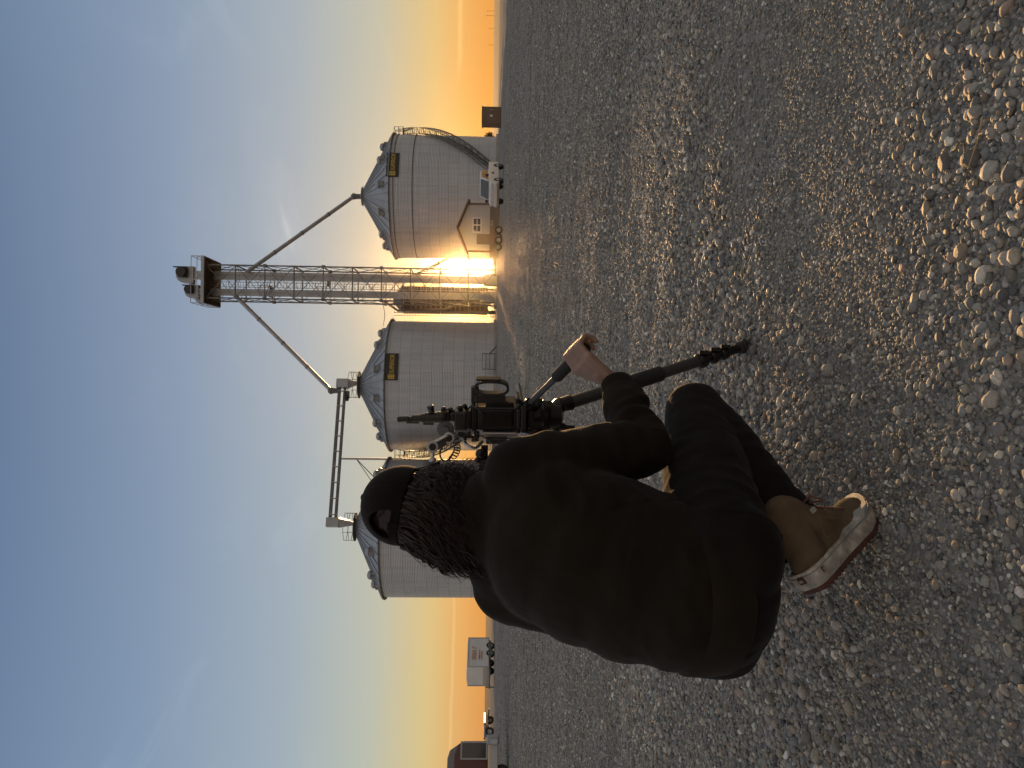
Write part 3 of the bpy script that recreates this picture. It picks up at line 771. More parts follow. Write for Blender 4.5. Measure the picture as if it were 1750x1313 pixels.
# ------------------------------------------------------------------ vehicles
def wheel(t, x, y, r, wd, mat_rim='steel'):
    prof = [(r * 0.55, -wd / 2), (r * 0.9, -wd / 2), (r, -wd * 0.34), (r, wd * 0.34), (r * 0.9, wd / 2), (r * 0.55, wd / 2)]
    Mx = Matrix.Translation((x, y, r)) @ Matrix.Rotation(math.pi / 2, 4, 'X')
    mb = MB(); mb.lathe(prof, 28, M=Mx, caps=False); wh = mb.build('wheel', M['tyre'], t, 35)
    mb = MB(); mb.lathe([(r * 0.56, -wd * 0.42), (r * 0.5, -wd * 0.25), (r * 0.15, -wd * 0.2), (0.01, -wd * 0.22)], 24, M=Mx, caps=False)
    mb.lathe([(r * 0.56, wd * 0.42), (r * 0.5, wd * 0.25), (r * 0.15, wd * 0.2), (0.01, wd * 0.22)], 24, M=Mx, caps=False); mb.build('rim', M[mat_rim], wh, 35)

def pickup():
    Y = 50.0; c = pt(855, 314, Y)
    t = thing('pickup_truck', 'white pickup truck parked in front of the right grain bin', 'pickup truck', (c.x, Y, 0), rad(236))
    t.scale = (0.83, 0.83, 0.83)
    hw = 0.95
    # body profile along x (front at +x)
    lower = [(-2.75, 0.42), (-2.8, 0.75), (-2.78, 1.22), (-0.75, 1.25), (0.95, 1.20), (2.45, 1.12), (2.75, 1.0), (2.80, 0.5), (2.6, 0.38), (-2.6, 0.38)]
    mb = MB(); mb.prism(lower, (0, -hw, 0), (1, 0, 0), (0, 0, 1), (0, 1, 0), 2 * hw); mb.build('body', M['white'], t, 30, bevel=0.06)
    cab = [(-0.9, 1.2), (-0.72, 1.86), (-0.4, 1.93), (0.75, 1.93), (1.0, 1.86), (1.75, 1.18)]
    mb = MB(); mb.prism(cab, (0, -0.82, 0), (1, 0, 0), (0, 0, 1), (0, 1, 0), 1.64); cb = mb.build('cab', M['white'], t, 30, bevel=0.05)
    mb = MB()
    mb.prism([(-0.72, 1.30), (-0.58, 1.78), (0.22, 1.80), (0.22, 1.28)], (0, -0.84, 0), (1, 0, 0), (0, 0, 1), (0, 1, 0), 1.68)
    mb.prism([(0.30, 1.28), (0.30, 1.80), (0.85, 1.78), (1.45, 1.26)], (0, -0.84, 0), (1, 0, 0), (0, 0, 1), (0, 1, 0), 1.68)
    mb.build('side_window', M['glass'], cb)
    mb = MB(); mb.add([(1.02, -0.7, 1.84), (1.02, 0.7, 1.84), (1.72, 0.74, 1.24), (1.72, -0.74, 1.24), (1.05, -0.7, 1.87), (1.05, 0.7, 1.87), (1.76, 0.74, 1.26), (1.76, -0.74, 1.26)],
                      [(0, 1, 2, 3), (4, 7, 6, 5), (0, 4, 5, 1), (1, 5, 6, 2), (2, 6, 7, 3), (3, 7, 4, 0)]); mb.build('windscreen', M['glass'], cb)
    mb = MB(); mb.box((2.80, 0, 0.62), (0.2, 1.95, 0.24)); mb.build('bumper', M['chrome'], t, bevel=0.04)
    mb = MB(); mb.box((2.79, 0, 0.92), (0.08, 1.2, 0.3)); mb.build('grille', M['chrome'], t, bevel=0.02)
    for s_ in (-1, 1):
        mb = MB(); mb.box((2.74, s_ * 0.78, 0.95), (0.16, 0.3, 0.24)); mb.build('headlight', M['chrome'], t, bevel=0.04)
        mb = MB(); mb.box((-2.79, s_ * 0.86, 0.98), (0.08, 0.16, 0.4)); mb.build('tail_light', M['red'], t, bevel=0.02)
        mb = MB(); mb.box((1.25, s_ * 1.08, 1.35), (0.12, 0.22, 0.26)); mb.build('wing_mirror', M['black'], t, bevel=0.03)
        mb = MB(); mb.box((0.2, s_ * 0.955, 0.88), (0.5, 0.02, 0.22)); mb.build('door_decal', M['red'], t)
        for xx in (-1.75, 1.85): wheel(t, xx, s_ * 0.84, 0.42, 0.27, 'steel_dark')
pickup()

def flatbed():
    Y = 52.0; c = pt(857, 415, Y)
    t = thing('flatbed_trailer', 'low dark flatbed trailer parked before the white shed', 'trailer', (c.x, Y, 0), rad(4))
    t.scale = (0.8, 0.8, 0.8)
    mb = MB(); mb.box((0, 0, 0.72), (3.6, 2.0, 0.14)); mb.build('deck', M['brown'], t)
    mb = MB()
    for s_ in (-1, 1): mb.box((0, s_ * 0.95, 0.6), (3.7, 0.1, 0.22))
    mb.bar((-1.8, 0.9, 0.6), (-3.0, 0, 0.6), 0.1); mb.bar((-1.8, -0.9, 0.6), (-3.0, 0, 0.6), 0.1)
    mb.build('frame', M['steel_dark'], t)
    mb = MB(); mb.tube([(-2.9, 0, 0), (-2.9, 0, 0.9)], 0.06); mb.build('jack', M['steel_dark'], t)
    mb = MB(); mb.box((1.78, 0, 0.9), (0.06, 1.9, 0.3)); mb.build('tail_ramp', M['steel_dark'], t)
    for s_ in (-1, 1):
        for xx in (-0.1, 0.8): wheel(t, xx, s_ * 1.15, 0.34, 0.22)
flatbed()

def box_trailer():
    Y = 62.0
    cr = pt(838, 1140, Y)
    t = thing('box_trailer', 'white box trailer with faded orange lettering parked at the left', 'trailer', (cr.x, Y + 1.2, 0), rad(62))
    # local +x runs along the trailer; the lettered side is -y, the plain end is -x
    L_, W_, z0, z1 = 3.1, 2.3, 0.45, 2.35
    mb = MB(); mb.prism([(-W_ / 2, z0), (W_ / 2, z0), (W_ / 2, z1 - 0.08), (W_ * 0.25, z1), (-W_ * 0.25, z1), (-W_ / 2, z1 - 0.08)], (-L_ / 2, 0, 0), (0, 1, 0), (0, 0, 1), (1, 0, 0), L_)
    mb.build('box_body', M['white'], t, bevel=0.03)
    mb = MB()
    for sx_ in (-1, 1):
        for sy in (-1, 1): mb.box((sx_ * L_ / 2, sy * W_ / 2, (z0 + z1) / 2 - 0.04), (0.07, 0.07, z1 - z0 - 0.05))
    for sy in (-1, 1): mb.box((0, sy * W_ / 2, z1 - 0.1), (L_, 0.05, 0.07)); mb.box((0, sy * W_ / 2, z0 + 0.05), (L_, 0.05, 0.1))
    mb.build('edge_trim', M['alu'], t)
    mb = MB(); orange = material('faded_orange_lettering', (0.5, 0.17, 0.05), 0.6, 0, 0.2, 8)
    r2 = random.Random(3)
    for row, (z_, h_, n_) in enumerate(((1.72, 0.34, 5), (1.28, 0.12, 9), (1.08, 0.12, 8))):
        x_ = -0.75
        for i in range(n_):
            ww = h_ * r2.uniform(0.5, 0.8)
            kind = r2.randrange(3)
            mb.box((x_, -W_ / 2 - 0.02, z_), (h_ * 0.18, 0.02, h_))
            if kind: mb.box((x_ + ww * 0.4, -W_ / 2 - 0.02, z_ + h_ * 0.42), (ww * 0.7, 0.018, h_ * 0.16))
            if kind != 1: mb.box((x_ + ww * 0.4, -W_ / 2 - 0.02, z_ - h_ * 0.42), (ww * 0.7, 0.018, h_ * 0.16))
            if kind == 2: mb.box((x_ + ww * 0.8, -W_ / 2 - 0.02, z_), (h_ * 0.18, 0.019, h_))
            x_ += ww + h_ * 0.3
    mb.build('side_lettering', orange, t)
    mb = MB(); mb.box((-L_ / 2 - 0.02, 0, 0.75), (0.05, W_ * 0.98, 0.45)); mb.build('stone_guard', M['alu'], t)
    mb = MB(); mb.bar((-L_ / 2, 0.9, 0.4), (-L_ / 2 - 1.2, 0, 0.4), 0.1); mb.bar((-L_ / 2, -0.9, 0.4), (-L_ / 2 - 1.2, 0, 0.4), 0.1); mb.tube([(-L_ / 2 - 1.1, 0, 0.0), (-L_ / 2 - 1.1, 0, 0.75)], 0.05); mb.build('tow_bar', M['steel_dark'], t)
    mb = MB(); mb.box((0.3, 0, 0.4), (1.9, W_ + 0.1, 0.18)); mb.build('mudguard', M['steel_dark'], t)
    for s_ in (-1, 1):
        for xx in (-0.1, 0.75): wheel(t, xx, s_ * W_ * 0.46, 0.36, 0.24)
box_trailer()

def red_truck():
    Y = 24.0; c = pt(870, 1313, Y)
    t = thing('red_truck', 'dark red truck cab with big side window, cut off at picture edge', 'truck', (c.x, Y, 0), math.atan2(-c.x, Y))
    k_ = Y / 1250
    z = lambda x_: pt(x_, 1290, Y).z
    X = lambda y_: (pt(840, y_, Y).x - c.x) * 0.89
    xr = X(1266); D = 2.3
    zb, zw0, zw1, zt = z(834), z(833), z(789), z(764)
    # cab, running off to the left
    prof = [(xr, zb), (xr, z(792)), (X(1272), z(782)), (X(1290), z(776)), (-2.3, z(774)), (-2.3, zb)]
    mb = MB(); mb.prism(prof, (0, 0, 0), (1, 0, 0), (0, 0, 1), (0, 1, 0), D); cb = mb.build('cab', M['red'], t, 30, bevel=0.03)
    prof = [(X(1272), z(782)), (X(1282), z(768)), (X(1296), z(764)), (-2.2, z(763)), (-2.2, z(775.5))]
    mb = MB(); mb.prism(prof, (0, 0.1, 0), (1, 0, 0), (0, 0, 1), (0, 1, 0), D - 0.2); mb.build('roof_cap', M['grey_paint'], cb, 30, bevel=0.03)
    wx0, wx1 = X(1297), X(1268)
    mb = MB(); mb.box(((wx0 + wx1) / 2, -0.01, (zw0 + zw1) / 2 + 0.02), (wx1 - wx0, 0.06, zw1 - zw0)); wn = mb.build('side_window', M['glass'], cb)
    mb = MB(); cx_, cz = (wx0 + wx1) / 2, (zw0 + zw1) / 2 + 0.02; w_, h_ = wx1 - wx0, zw1 - zw0
    for s_ in (-1, 1):
        mb.box((cx_ + s_ * w_ / 2, -0.03, cz), (0.05, 0.06, h_ + 0.05)); mb.box((cx_, -0.032, cz + s_ * h_ / 2), (w_ + 0.05, 0.06, 0.05))
    mb.build('window_frame', M['steel'], wn)
    mb = MB(); mb.box((X(1300) - 0.9, -0.02, cz), (1.1, 0.06, h_ * 0.9)); mb.build('door_window', M['glass'], cb)
    mb = MB(); mb.box((X(1290) - 0.7, -0.06, (z(836) + z(851)) / 2), (X(1261) - X(1290) + 1.6, 0.5, z(836) - z(851))); mb.build('step_platform', M['alu'], t, bevel=0.02)
    mb = MB(); mb.box((X(1264), -0.2, z(842)), (0.3, 0.5, z(834) - z(855))); mb.tube([(X(1268), -0.46, z(838)), (X(1268), -0.5, z(852))], 0.1, 12); mb.build('front_fender', M['steel'], t, bevel=0.04)
    rw = z(846) / 2 + 0.0
    for yy in (0.05, D - 0.1):
        wheel(t, X(1313) - 0.12, yy, rw, 0.34)
        wheel(t, X(1313) - 2.6, yy, rw, 0.34)
red_truck()
def far_cart():
    Y = 60.0; a, b = pt(840, 1262, Y), pt(840, 1237, Y)
    cx = (a.x + b.x) / 2; wd = b.x - a.x
    t = thing('grain_cart', 'small dark cart with a sunlit rim, right beside the red truck', 'cart', (cx, Y, 0))
    zt = pt(828, 1250, Y).z; zb = pt(842, 1250, Y).z
    mb = MB(); mb.prism([(-wd * 0.35, 0.45), (wd * 0.35, 0.45), (wd / 2, zt), (-wd / 2, zt)], (0, 0, 0), (1, 0, 0), (0, 0, 1), (0, 1, 0), 2.0); mb.build('hopper', M['grey_paint'], t, bevel=0.02)
    mb = MB()
    for yy in (0, 2.0): mb.box((0, yy, zt), (wd + 0.1, 0.1, 0.12))
    for xx in (-wd / 2, wd / 2): mb.box((xx, 1.0, zt + 0.002), (0.1, 2.1, 0.12))
    mb.build('rim', M['steel'], t)
    mb = MB(); mb.bar((wd * .4, 1, 0.5), (wd * .4 + 0.9, 1, 0.4), 0.1); mb.build('tow_bar', M['steel_dark'], t)
    for yy in (0.0, 2.0): wheel(t, 0, yy, 0.36, 0.25)
far_cart()

def dark_box():
    Y = 66.0; l, r_ = pt(838, 211, Y), pt(838, 182, Y); wd = r_.x - l.x; zt = pt(824, 196, Y).z
    t = thing('utility_box', 'dark brown steel box standing alone right of the bins', 'box', ((l.x + r_.x) / 2, Y, 0))
    mb = MB(); mb.box((0, 0.6, zt / 2), (wd, 1.2, zt)); bd = mb.build('cabinet', M['brown'], t, bevel=0.05)
    mb = MB(); mb.box((0, 0.6, zt), (wd + 0.08, 1.3, 0.08)); mb.build('lid', M['brown'], t, bevel=0.02)
    mb = MB(); mb.box((-wd * 0.05, -0.02, zt * 0.52), (wd * 0.12, 0.03, zt * 0.14)); mb.build('label_plate', M['white'], bd)
    mb = MB(); mb.box((wd * 0.3, -0.03, zt * 0.5), (0.05, 0.06, 0.3)); mb.build('latch', M['steel'], bd)
dark_box()

# ------------------------------------------------------------------ plants and poles far off
def leaf_material(name, c):
    m_ = material(name, c, 0.8, 0, 0.25, 3.0); m_.node_tree.nodes['Principled BSDF'].inputs['Transmission Weight'].default_value = 0.0
    return m_
M['leaf'] = leaf_material('dry_leaves', (0.10, 0.07, 0.03))
M['bark'] = material('bark', (0.07, 0.05, 0.035), 0.9, 0, 0.2, 10)
def bush(name, label, cat, c, wd, h, n, group=None):
    t = thing(name, label, cat, c, 0, group)
    mb = MB(); r2 = random.Random(int(c[0] * 10))
    for i in range(7):
        a = r2.uniform(0, 6.28); tip = V((math.cos(a) * wd * 0.3, math.sin(a) * wd * 0.3, h * r2.uniform(0.6, 0.95)))
        mb.tube([(0, 0, 0), tip * 0.5 + V((0, 0, 0.1)), tip], [0.07, 0.045, 0.015], 6)
    mb.build('trunk', M['bark'], t)
    mb = MB(); lobes = [(V((r2.uniform(-.32, .32) * wd, r2.uniform(-.3, .3) * wd, h * r2.uniform(0.3, 0.8))), wd * r2.uniform(.14, .28)) for _ in range(9)]
    for i in range(n):
        c_, r_ = r2.choice(lobes); d = V((r2.gauss(0, 1), r2.gauss(0, 1), r2.gauss(0, 1))).normalized() * r_ * r2.uniform(0.4, 1.05)
        p = c_ + d; p.z = max(p.z, 0.05); s_ = r2.uniform(0.05, 0.11)
        R = Euler((r2.uniform(0, 6), r2.uniform(0, 6), r2.uniform(0, 6))).to_matrix()
        mb.add([p + R @ V(q) for q in ((-s_, 0, 0), (0, -s_ * .6, 0.01), (s_ * 1.2, 0, 0), (0, s_ * .6, 0.01))], [(0, 1, 2, 3)])
    mb.build('crown', M['leaf'], t)
p = pt(842, 236, 104); bush('bush', 'ragged dark bush at the foot of the right grain bin', 'bush', (p.x, 104, 0), 2.4, 1.9, 900)
for i, (y_, Y) in enumerate(((19, 560), (27, 500), (49, 640), (77, 600))):
    p = pt(840, y_, Y); h = 5.5 if i < 2 else 4.2
    t = thing('utility_pole', ('outermost', 'second', 'third', 'innermost')[i] + ' of the four tiny utility poles on the right horizon, from the edge', 'pole', (p.x, Y, 0), 0, 'utility poles on the horizon')
    mb = MB(); mb.tube([(0, 0, 0), (0, 0, h)], [0.12, 0.09], 8); mb.build('pole', M['bark'], t)
    mb = MB(); mb.box((0, 0, h - 0.6), (1.5, 0.12, 0.12)); mb.build('crossarm', M['bark'], t)

# ------------------------------------------------------------------ organic surfaces
def blob(mb, voxel, name, mat, parent, smooth=6, fac=0.5, post=None, off=(0, 0, 0), sharp=None):
    """one continuous skin grown round overlapping volumes"""
    me = bpy.data.meshes.new('tmp'); me.from_pydata([tuple(p) for p in mb.v], [], mb.f)
    bm = bmesh.new(); bm.from_mesh(me); bmesh.ops.recalc_face_normals(bm, faces=bm.faces); bm.to_mesh(me); bm.free()
    o = bpy.data.objects.new('tmp', me); COL.objects.link(o)
    r_ = o.modifiers.new('r', 'REMESH'); r_.mode = 'VOXEL'; r_.voxel_size = voxel; r_.adaptivity = 0
    if smooth:
        s_ = o.modifiers.new('s', 'SMOOTH'); s_.iterations = smooth; s_.factor = fac
    bpy.context.view_layer.update()
    dg = bpy.context.evaluated_depsgraph_get()
    new = bpy.data.meshes.new_from_object(o.evaluated_get(dg))
    bpy.data.objects.remove(o); bpy.data.meshes.remove(me)
    n = len(new.vertices); co = np.empty(n * 3); new.vertices.foreach_get('co', co); co = co.reshape(-1, 3)
    if post is not None:
        nm = np.empty(n * 3); new.vertices.foreach_get('normal', nm); nm = nm.reshape(-1, 3)
        co = post(co, nm)
    co = co - np.array(off)
    new.vertices.foreach_set('co', co.ravel()); new.name = name
    new.materials.clear(); new.materials.append(mat)
    new.polygons.foreach_set('material_index', np.zeros(len(new.polygons), dtype=np.int32))
    new.polygons.foreach_set('use_smooth', np.ones(len(new.polygons), dtype=bool)); new.update()
    ob = bpy.data.objects.new(name, new); COL.objects.link(ob); ob.parent = parent
    return ob

# ------------------------------------------------------------------ tripod
TH = 2.12
apex = pt(945, 712, TH)
TO = V((apex.x, apex.y, 0))
tri = thing('tripod', 'low black video tripod with pan handle, one leg stretched across the gravel', 'tripod', tuple(TO))
foot1 = gpt(1279, 592); foot1.z = 0.012
feet = [foot1, V((-0.30, 2.20, 0.012)), V((-0.60, 2.42, 0.012))]
def tleg(ft):
    top = apex + (ft - apex).normalized() * 0.03 + V((ft.x - apex.x, ft.y - apex.y, 0)).normalized() * 0.035
    d = ft - top; L = d.length; d.normalize(); P = lambda s_: top + d * (L * s_)
    mb = MB(off=TO); mb.tube([P(0.02), P(0.28)], 0.019, 18); mb.tube([P(0.30), P(0.72)], 0.0185, 18)
    lg = mb.build('leg', M['carbon'], tri, 40)
    mb = MB(off=TO); mb.tube([P(0.27), P(0.275), P(0.51), P(0.515)], [0.021, 0.0245, 0.0245, 0.021], 20); mb.build('foam_grip', M['foam'], lg, 40)
    mb = MB(off=TO)
    for a, b, r_ in ((0.72, 0.765, 0.026), (0.79, 0.83, 0.024), (0.85, 0.89, 0.0225)):
        mb.tube([P(a), P(a + 0.008), P(b - 0.008), P(b)], [r_ - 0.004, r_, r_, r_ - 0.004], 14)
        sd = d.cross(V((0, 0, 1))).normalized(); mb.box(P((a + b) / 2) + sd * (r_ + 0.004), (0.012, 0.02, 0.03))
    mb.tube([P(0.70), P(0.95)], 0.0155, 14); mb.tube([P(0.88), P(0.975)], 0.011, 14)
    mb.build('leg_lock', M['black_metal'], lg, 40)
    mb = MB(off=TO); mb.tube([P(0.955), P(0.965), P(0.985), ft + V((0, 0, 0.002))], [0.010, 0.020, 0.021, 0.014], 16); mb.ball(ft + V((0, 0, 0.004)), (0.026, 0.026, 0.012)); mb.build('rubber_foot', M['foam'], lg, 40)
    mb = MB(off=TO); q = (top - apex); mb.tube([apex + V((0, 0, 0.015)), top + V((0, 0, 0.01)), P(0.05)], [0.017, 0.021, 0.024], 14); mb.ball(top + V((0, 0, 0.004)), 0.024); mb.build('leg_hinge', M['black_metal'], lg, 40)
for ft in feet: tleg(ft)
mb = MB(off=TO); mb.lathe([(0.012, -0.03), (0.034, -0.022), (0.036, 0.01), (0.046, 0.016), (0.048, 0.03), (0.04, 0.04)], 24, c=tuple(apex)); mb.build('spider', M['black_metal'], tri, 40)
hc = pt(916, 716, TH)      # fluid head
mb = MB(off=TO)
mb.lathe([(0.04, 0.0), (0.041, 0.03), (0.03, 0.035)], 24, c=(apex.x, apex.y, apex.z + 0.03))
mb.box(hc + V((0, 0, -0.005)), (0.055, 0.075, 0.065)); mb.tube([hc + V((-0.045, 0, 0.0)), hc + V((0.045, 0, 0.0))], 0.031, 20)
hd = mb.build('fluid_head', M['black_metal'], tri, 40, bevel=0.004)
mb = MB(off=TO)
for s_ in (-1, 1): mb.tube([hc + V((s_ * 0.045, 0, 0)), hc + V((s_ * 0.06, 0, 0))], [0.02, 0.016], 16)
mb.tube([hc + V((0.03, -0.035, -0.03)), hc + V((0.045, -0.06, -0.035))], [0.006, 0.011], 10)
mb.build('lock_knob', M['black'], hd, 40)
tp = pt(893, 715, TH)
mb = MB(off=TO); mb.box(tp, (0.075, 0.16, 0.016)); mb.box(tp + V((0, 0, 0.014)), (0.05, 0.14, 0.012)); mb.build('camera_plate', M['black_metal'], hd, bevel=0.003)
# pan handle
hE, hB = pt(1008, 588, 1.785), pt(903, 692, 2.06)
ha = (hB - hE).normalized(); hl = (hB - hE).length
mb = MB(off=TO); mb.tube([hE + ha * 0.06, hB], 0.0085, 14); ph = mb.build('pan_handle', M['carbon'], tri, 40)
mb = MB(off=TO); mb.tube([hE + ha * 0.016, hE + ha * 0.022, hE + ha * 0.17, hE + ha * 0.18], [0.011, 0.0155, 0.0165, 0.012], 18); mb.build('handle_grip', M['foam'], ph, 40)
mb = MB(off=TO); mb.tube([hB - ha * 0.015, hB + ha * 0.02], 0.015, 16); mb.tube([hB, hc + V((0.03, -0.02, -0.005))], 0.010, 12); mb.ball(hB, 0.017); mb.tube([hB + V((0.0, 0, 0.01)), hB + V((0.012, -0.005, 0.035))], [0.006, 0.009], 10); mb.build('handle_clamp', M['black_metal'], ph, 40)

# ------------------------------------------------------------------ cinema camera
CY = 2.12
cc = pt(850, 715, CY); CO = V((cc.x, cc.y, tp.z + 0.008))
cm = thing('cinema_camera', 'rigged black video camera on the tripod, with loop grip, arms and cables', 'camera', tuple(CO))
yaw = rad(-12); RZ = Matrix.Rotation(yaw, 3, 'Z')
def px(x, y, dY=0.0): return pt(x, y, CY + dY)
def cbox(mb, x0, x1, y0, y1, depth, dY=0.0):
    c = px((x0 + x1) / 2, (y0 + y1) / 2, dY); k_ = (CY + dY) / F
    mb.box(c + RZ @ V((0, depth / 2, 0)), (abs(y1 - y0) * k_, depth, abs(x1 - x0) * k_), rot=RZ)
mb = MB(off=CO); cbox(mb, 816, 884, 696, 737, 0.15); bd = mb.build('camera_body', M['black'], cm, bevel=0.004)
mb = MB(off=CO); cbox(mb, 822, 876, 701, 732, 0.012, -0.012); mb.build('battery', M['black_metal'], bd, bevel=0.003)
mb = MB(off=CO)
for i in range(5): cbox(mb, 826 + i * 3, 827.5 + i * 3, 704, 729, 0.004, -0.0155)
mb.build('battery_ribs', M['black'], bd)
mb = MB(off=CO); c = px(848, 714, 0.15); d = RZ @ V((0, 1, 0))
mb.tube([c, c + d * 0.02, c + d * 0.021, c + d * 0.09, c + d * 0.095, c + d * 0.14], [0.040, 0.040, 0.036, 0.038, 0.046, 0.048], 28); mb.build('lens', M['black_metal'], cm, 40)
mb = MB(off=CO); mb.tube([c + d * 0.141, c + d * 0.1415], 0.040, 28); mb.build('front_glass', M['glass'], cm, 40)
# side plate on the left, with lighter metal edge
mb = MB(off=CO); cbox(mb, 822, 884, 739, 749, 0.12); cbox(mb, 828, 878, 750, 756, 0.10); mb.build('side_plate', M['alu'], cm, bevel=0.004)
mb = MB(off=CO); cbox(mb, 830, 866, 750, 760, 0.05, -0.01); mb.build('media_module', M['black'], cm, bevel=0.003)
# base plate and rods
mb = MB(off=CO); cbox(mb, 884, 890, 692, 742, 0.18, -0.02); bp = mb.build('base_plate', M['black_metal'], cm, bevel=0.002)
mb = MB(off=CO)
for y_ in (700, 734): p = px(893, y_, -0.03); mb.tube([p, p + d * 0.33], 0.0075, 12)
mb.build('rods', M['carbon'], bp, 40)
# loop grip on the right
g = px(840, 663); k_ = CY / F
mb = MB(off=CO); n = 40; vs, fs = [], []
dpt = RZ @ V((0, 0.042, 0)); xr_ = RZ @ V((1, 0, 0))
for i in range(n):
    a = 2 * math.pi * i / n; c_, s_ = math.cos(a), math.sin(a)
    ex = math.copysign(abs(c_) ** 0.75, c_); ez = math.copysign(abs(s_) ** 0.75, s_)
    for hw_, hh_ in ((13.0, 30.0), (9.0, 25.5)):
        p = g + xr_ * (ex * hw_ * k_) + V((0, 0, ez * hh_ * k_)); vs += [p - dpt * 0.3, p + dpt * 0.7]
for i in range(n):
    o_, q_ = 4 * i, 4 * ((i + 1) % n)
    for x0_, x1_ in ((0, 1), (1, 3), (3, 2), (2, 0)): fs.append((o_ + x0_, q_ + x0_, q_ + x1_, o_ + x1_))
mb.add(vs, fs)
lg = mb.build('loop_grip', M['black'], cm)
mb = MB(off=CO); cbox(mb, 811, 864, 676, 690, 0.05); cbox(mb, 805, 818, 662, 690, 0.035, 0.005); cbox(mb, 813, 856, 648.5, 652, 0.046, -0.014); mb.build('grip_body', M['black'], cm, bevel=0.008)
mb = MB(off=CO); cbox(mb, 830, 868, 686, 697, 0.04); cbox(mb, 866, 878, 688, 697, 0.03); mb.build('grip_mount', M['black_metal'], cm, bevel=0.003)
# top cage and top handle rig
mb = MB(off=CO); cbox(mb, 806, 816, 697, 738, 0.14); cbox(mb, 797, 806, 702, 735, 0.02); cbox(mb, 797, 806, 702, 735, 0.02, 0.11)
mb.build('top_cage', M['black_metal'], cm, bevel=0.003)
mb = MB(off=CO); cbox(mb, 776, 798, 704, 738, 0.07); cbox(mb, 768, 778, 706, 722, 0.05); hb = mb.build('top_handle', M['black'], cm, bevel=0.005)
mb = MB(off=CO); p = px(766, 716)
for x0, y0, x1, y1, r_ in ((790, 707, 786, 697, 0.008), (776, 708, 770, 700, 0.007), (800, 702, 794, 694, 0.007), (764, 712, 758, 700, 0.008), (806, 700, 809, 692, 0.007)):
    mb.tube([px(x0, y0, 0.02), px(x1, y1, 0.01)], [r_ * 0.6, r_], 12); mb.ball(px(x1, y1, 0.01), r_)
mb.build('clamp_knobs', M['black_metal'], hb, 40)
# upright microphone
mb = MB(off=CO); a, b = px(762, 713), px(679, 717)
L_ = (b - a); prof = [(0.0, 0.018), (0.06, 0.019), (0.065, 0.0165), (0.42, 0.0155), (0.43, 0.013), (0.50, 0.013), (0.51, 0.0105), (0.70, 0.0105), (0.71, 0.006), (0.76, 0.006), (0.77, 0.0085), (0.98, 0.0088), (1.0, 0.006)]
mb.tube([a + L_ * f_ for f_, _ in prof], [r_ for _, r_ in prof], 18); mc = mb.build('microphone', M['black_metal'], cm, 30)
mb = MB(off=CO); cbox(mb, 694, 716, 719, 724.5, 0.02); cbox(mb, 723, 741, 722, 727, 0.018); p = px(738, 703); mb.tube([p + V((-0.004, -0.006, 0)), p + V((0.016, -0.012, 0.004))], [0.008, 0.0105], 14); cbox(mb, 752, 768, 704, 724, 0.05)
mb.build('microphone_mount', M['black'], mc, bevel=0.002)
# grey articulated arm with two round joints
mb = MB(off=CO); a, b = px(767, 749, -0.16), px(739.5, 764, -0.20)
mb.bar(a, b, 0.026, 0.012); nrm = (CAM - a).normalized()
for p in (a, b): mb.tube([p - nrm * 0.010, p + nrm * 0.011], 0.0155, 22)
ar = mb.build('articulated_arm', M['alu'], cm, 40, bevel=0.0015)
mb = MB(off=CO)
for p in (a, b): mb.tube([p + nrm * 0.0112, p + nrm * 0.0125], 0.0095, 18); mb.tube([p + nrm * 0.012, p + nrm * 0.014], 0.004, 10)
mb.build('joint_bolt', M['black_metal'], ar, 40)
mb = MB(off=CO); q = px(739.5, 788, -0.22); mb.tube([b, q], 0.0045, 10); mb.ball(q, 0.0105); mb.tube([q + V((-0.006, 0, 0)), q + V((-0.02, 0.01, 0))], 0.010, 14); mb.build('ball_link', M['alu'], ar, 40)
# viewfinder at the eye, hidden behind the head
vf = px(735, 812, -0.24)
mb = MB(off=CO); mb.box(vf, (0.05, 0.10, 0.045), rot=Matrix.Rotation(rad(-15), 3, 'Z')); vfo = mb.build('viewfinder', M['black'], cm, bevel=0.006)
mb = MB(off=CO); mb.tube([vf + V((-0.01, -0.05, 0)), vf + V((-0.018, -0.072, 0))], [0.022, 0.029], 20); mb.build('eyecup', M['foam'], vfo, 40)
# toothed follow focus wheel
mb = MB(off=CO); c = px(761, 735, -0.05); n = 26
vs_ = []
for i in range(n * 2):
    a = 2 * math.pi * i / (n * 2); r_ = 0.024 if (i // 1) % 2 else 0.0205
    vs_.append((r_ * math.cos(a), r_ * math.sin(a)))
mb.prism(vs_, tuple(c), tuple(RZ @ V((1, 0, 0))), (0, 0, 1), tuple(RZ @ V((0, 1, 0))), 0.018); mb.tube([c, c - d * 0.012], 0.012, 16); mb.build('toothed_wheel', M['steel_dark'], cm)
# side monitor box and knobs near the head
mb = MB(off=CO); cbox(mb, 818, 837, 786, 806, 0.03, -0.1); mb.build('wireless_receiver', M['black'], cm, bevel=0.003)
mb = MB(off=CO); cbox(mb, 822, 834, 764, 788, 0.02, -0.09); mb.ball(px(821, 776, -0.1), 0.014); mb.ball(px(816, 787, -0.1), 0.009); mb.build('receiver_bracket', M['black_metal'], cm, 40)
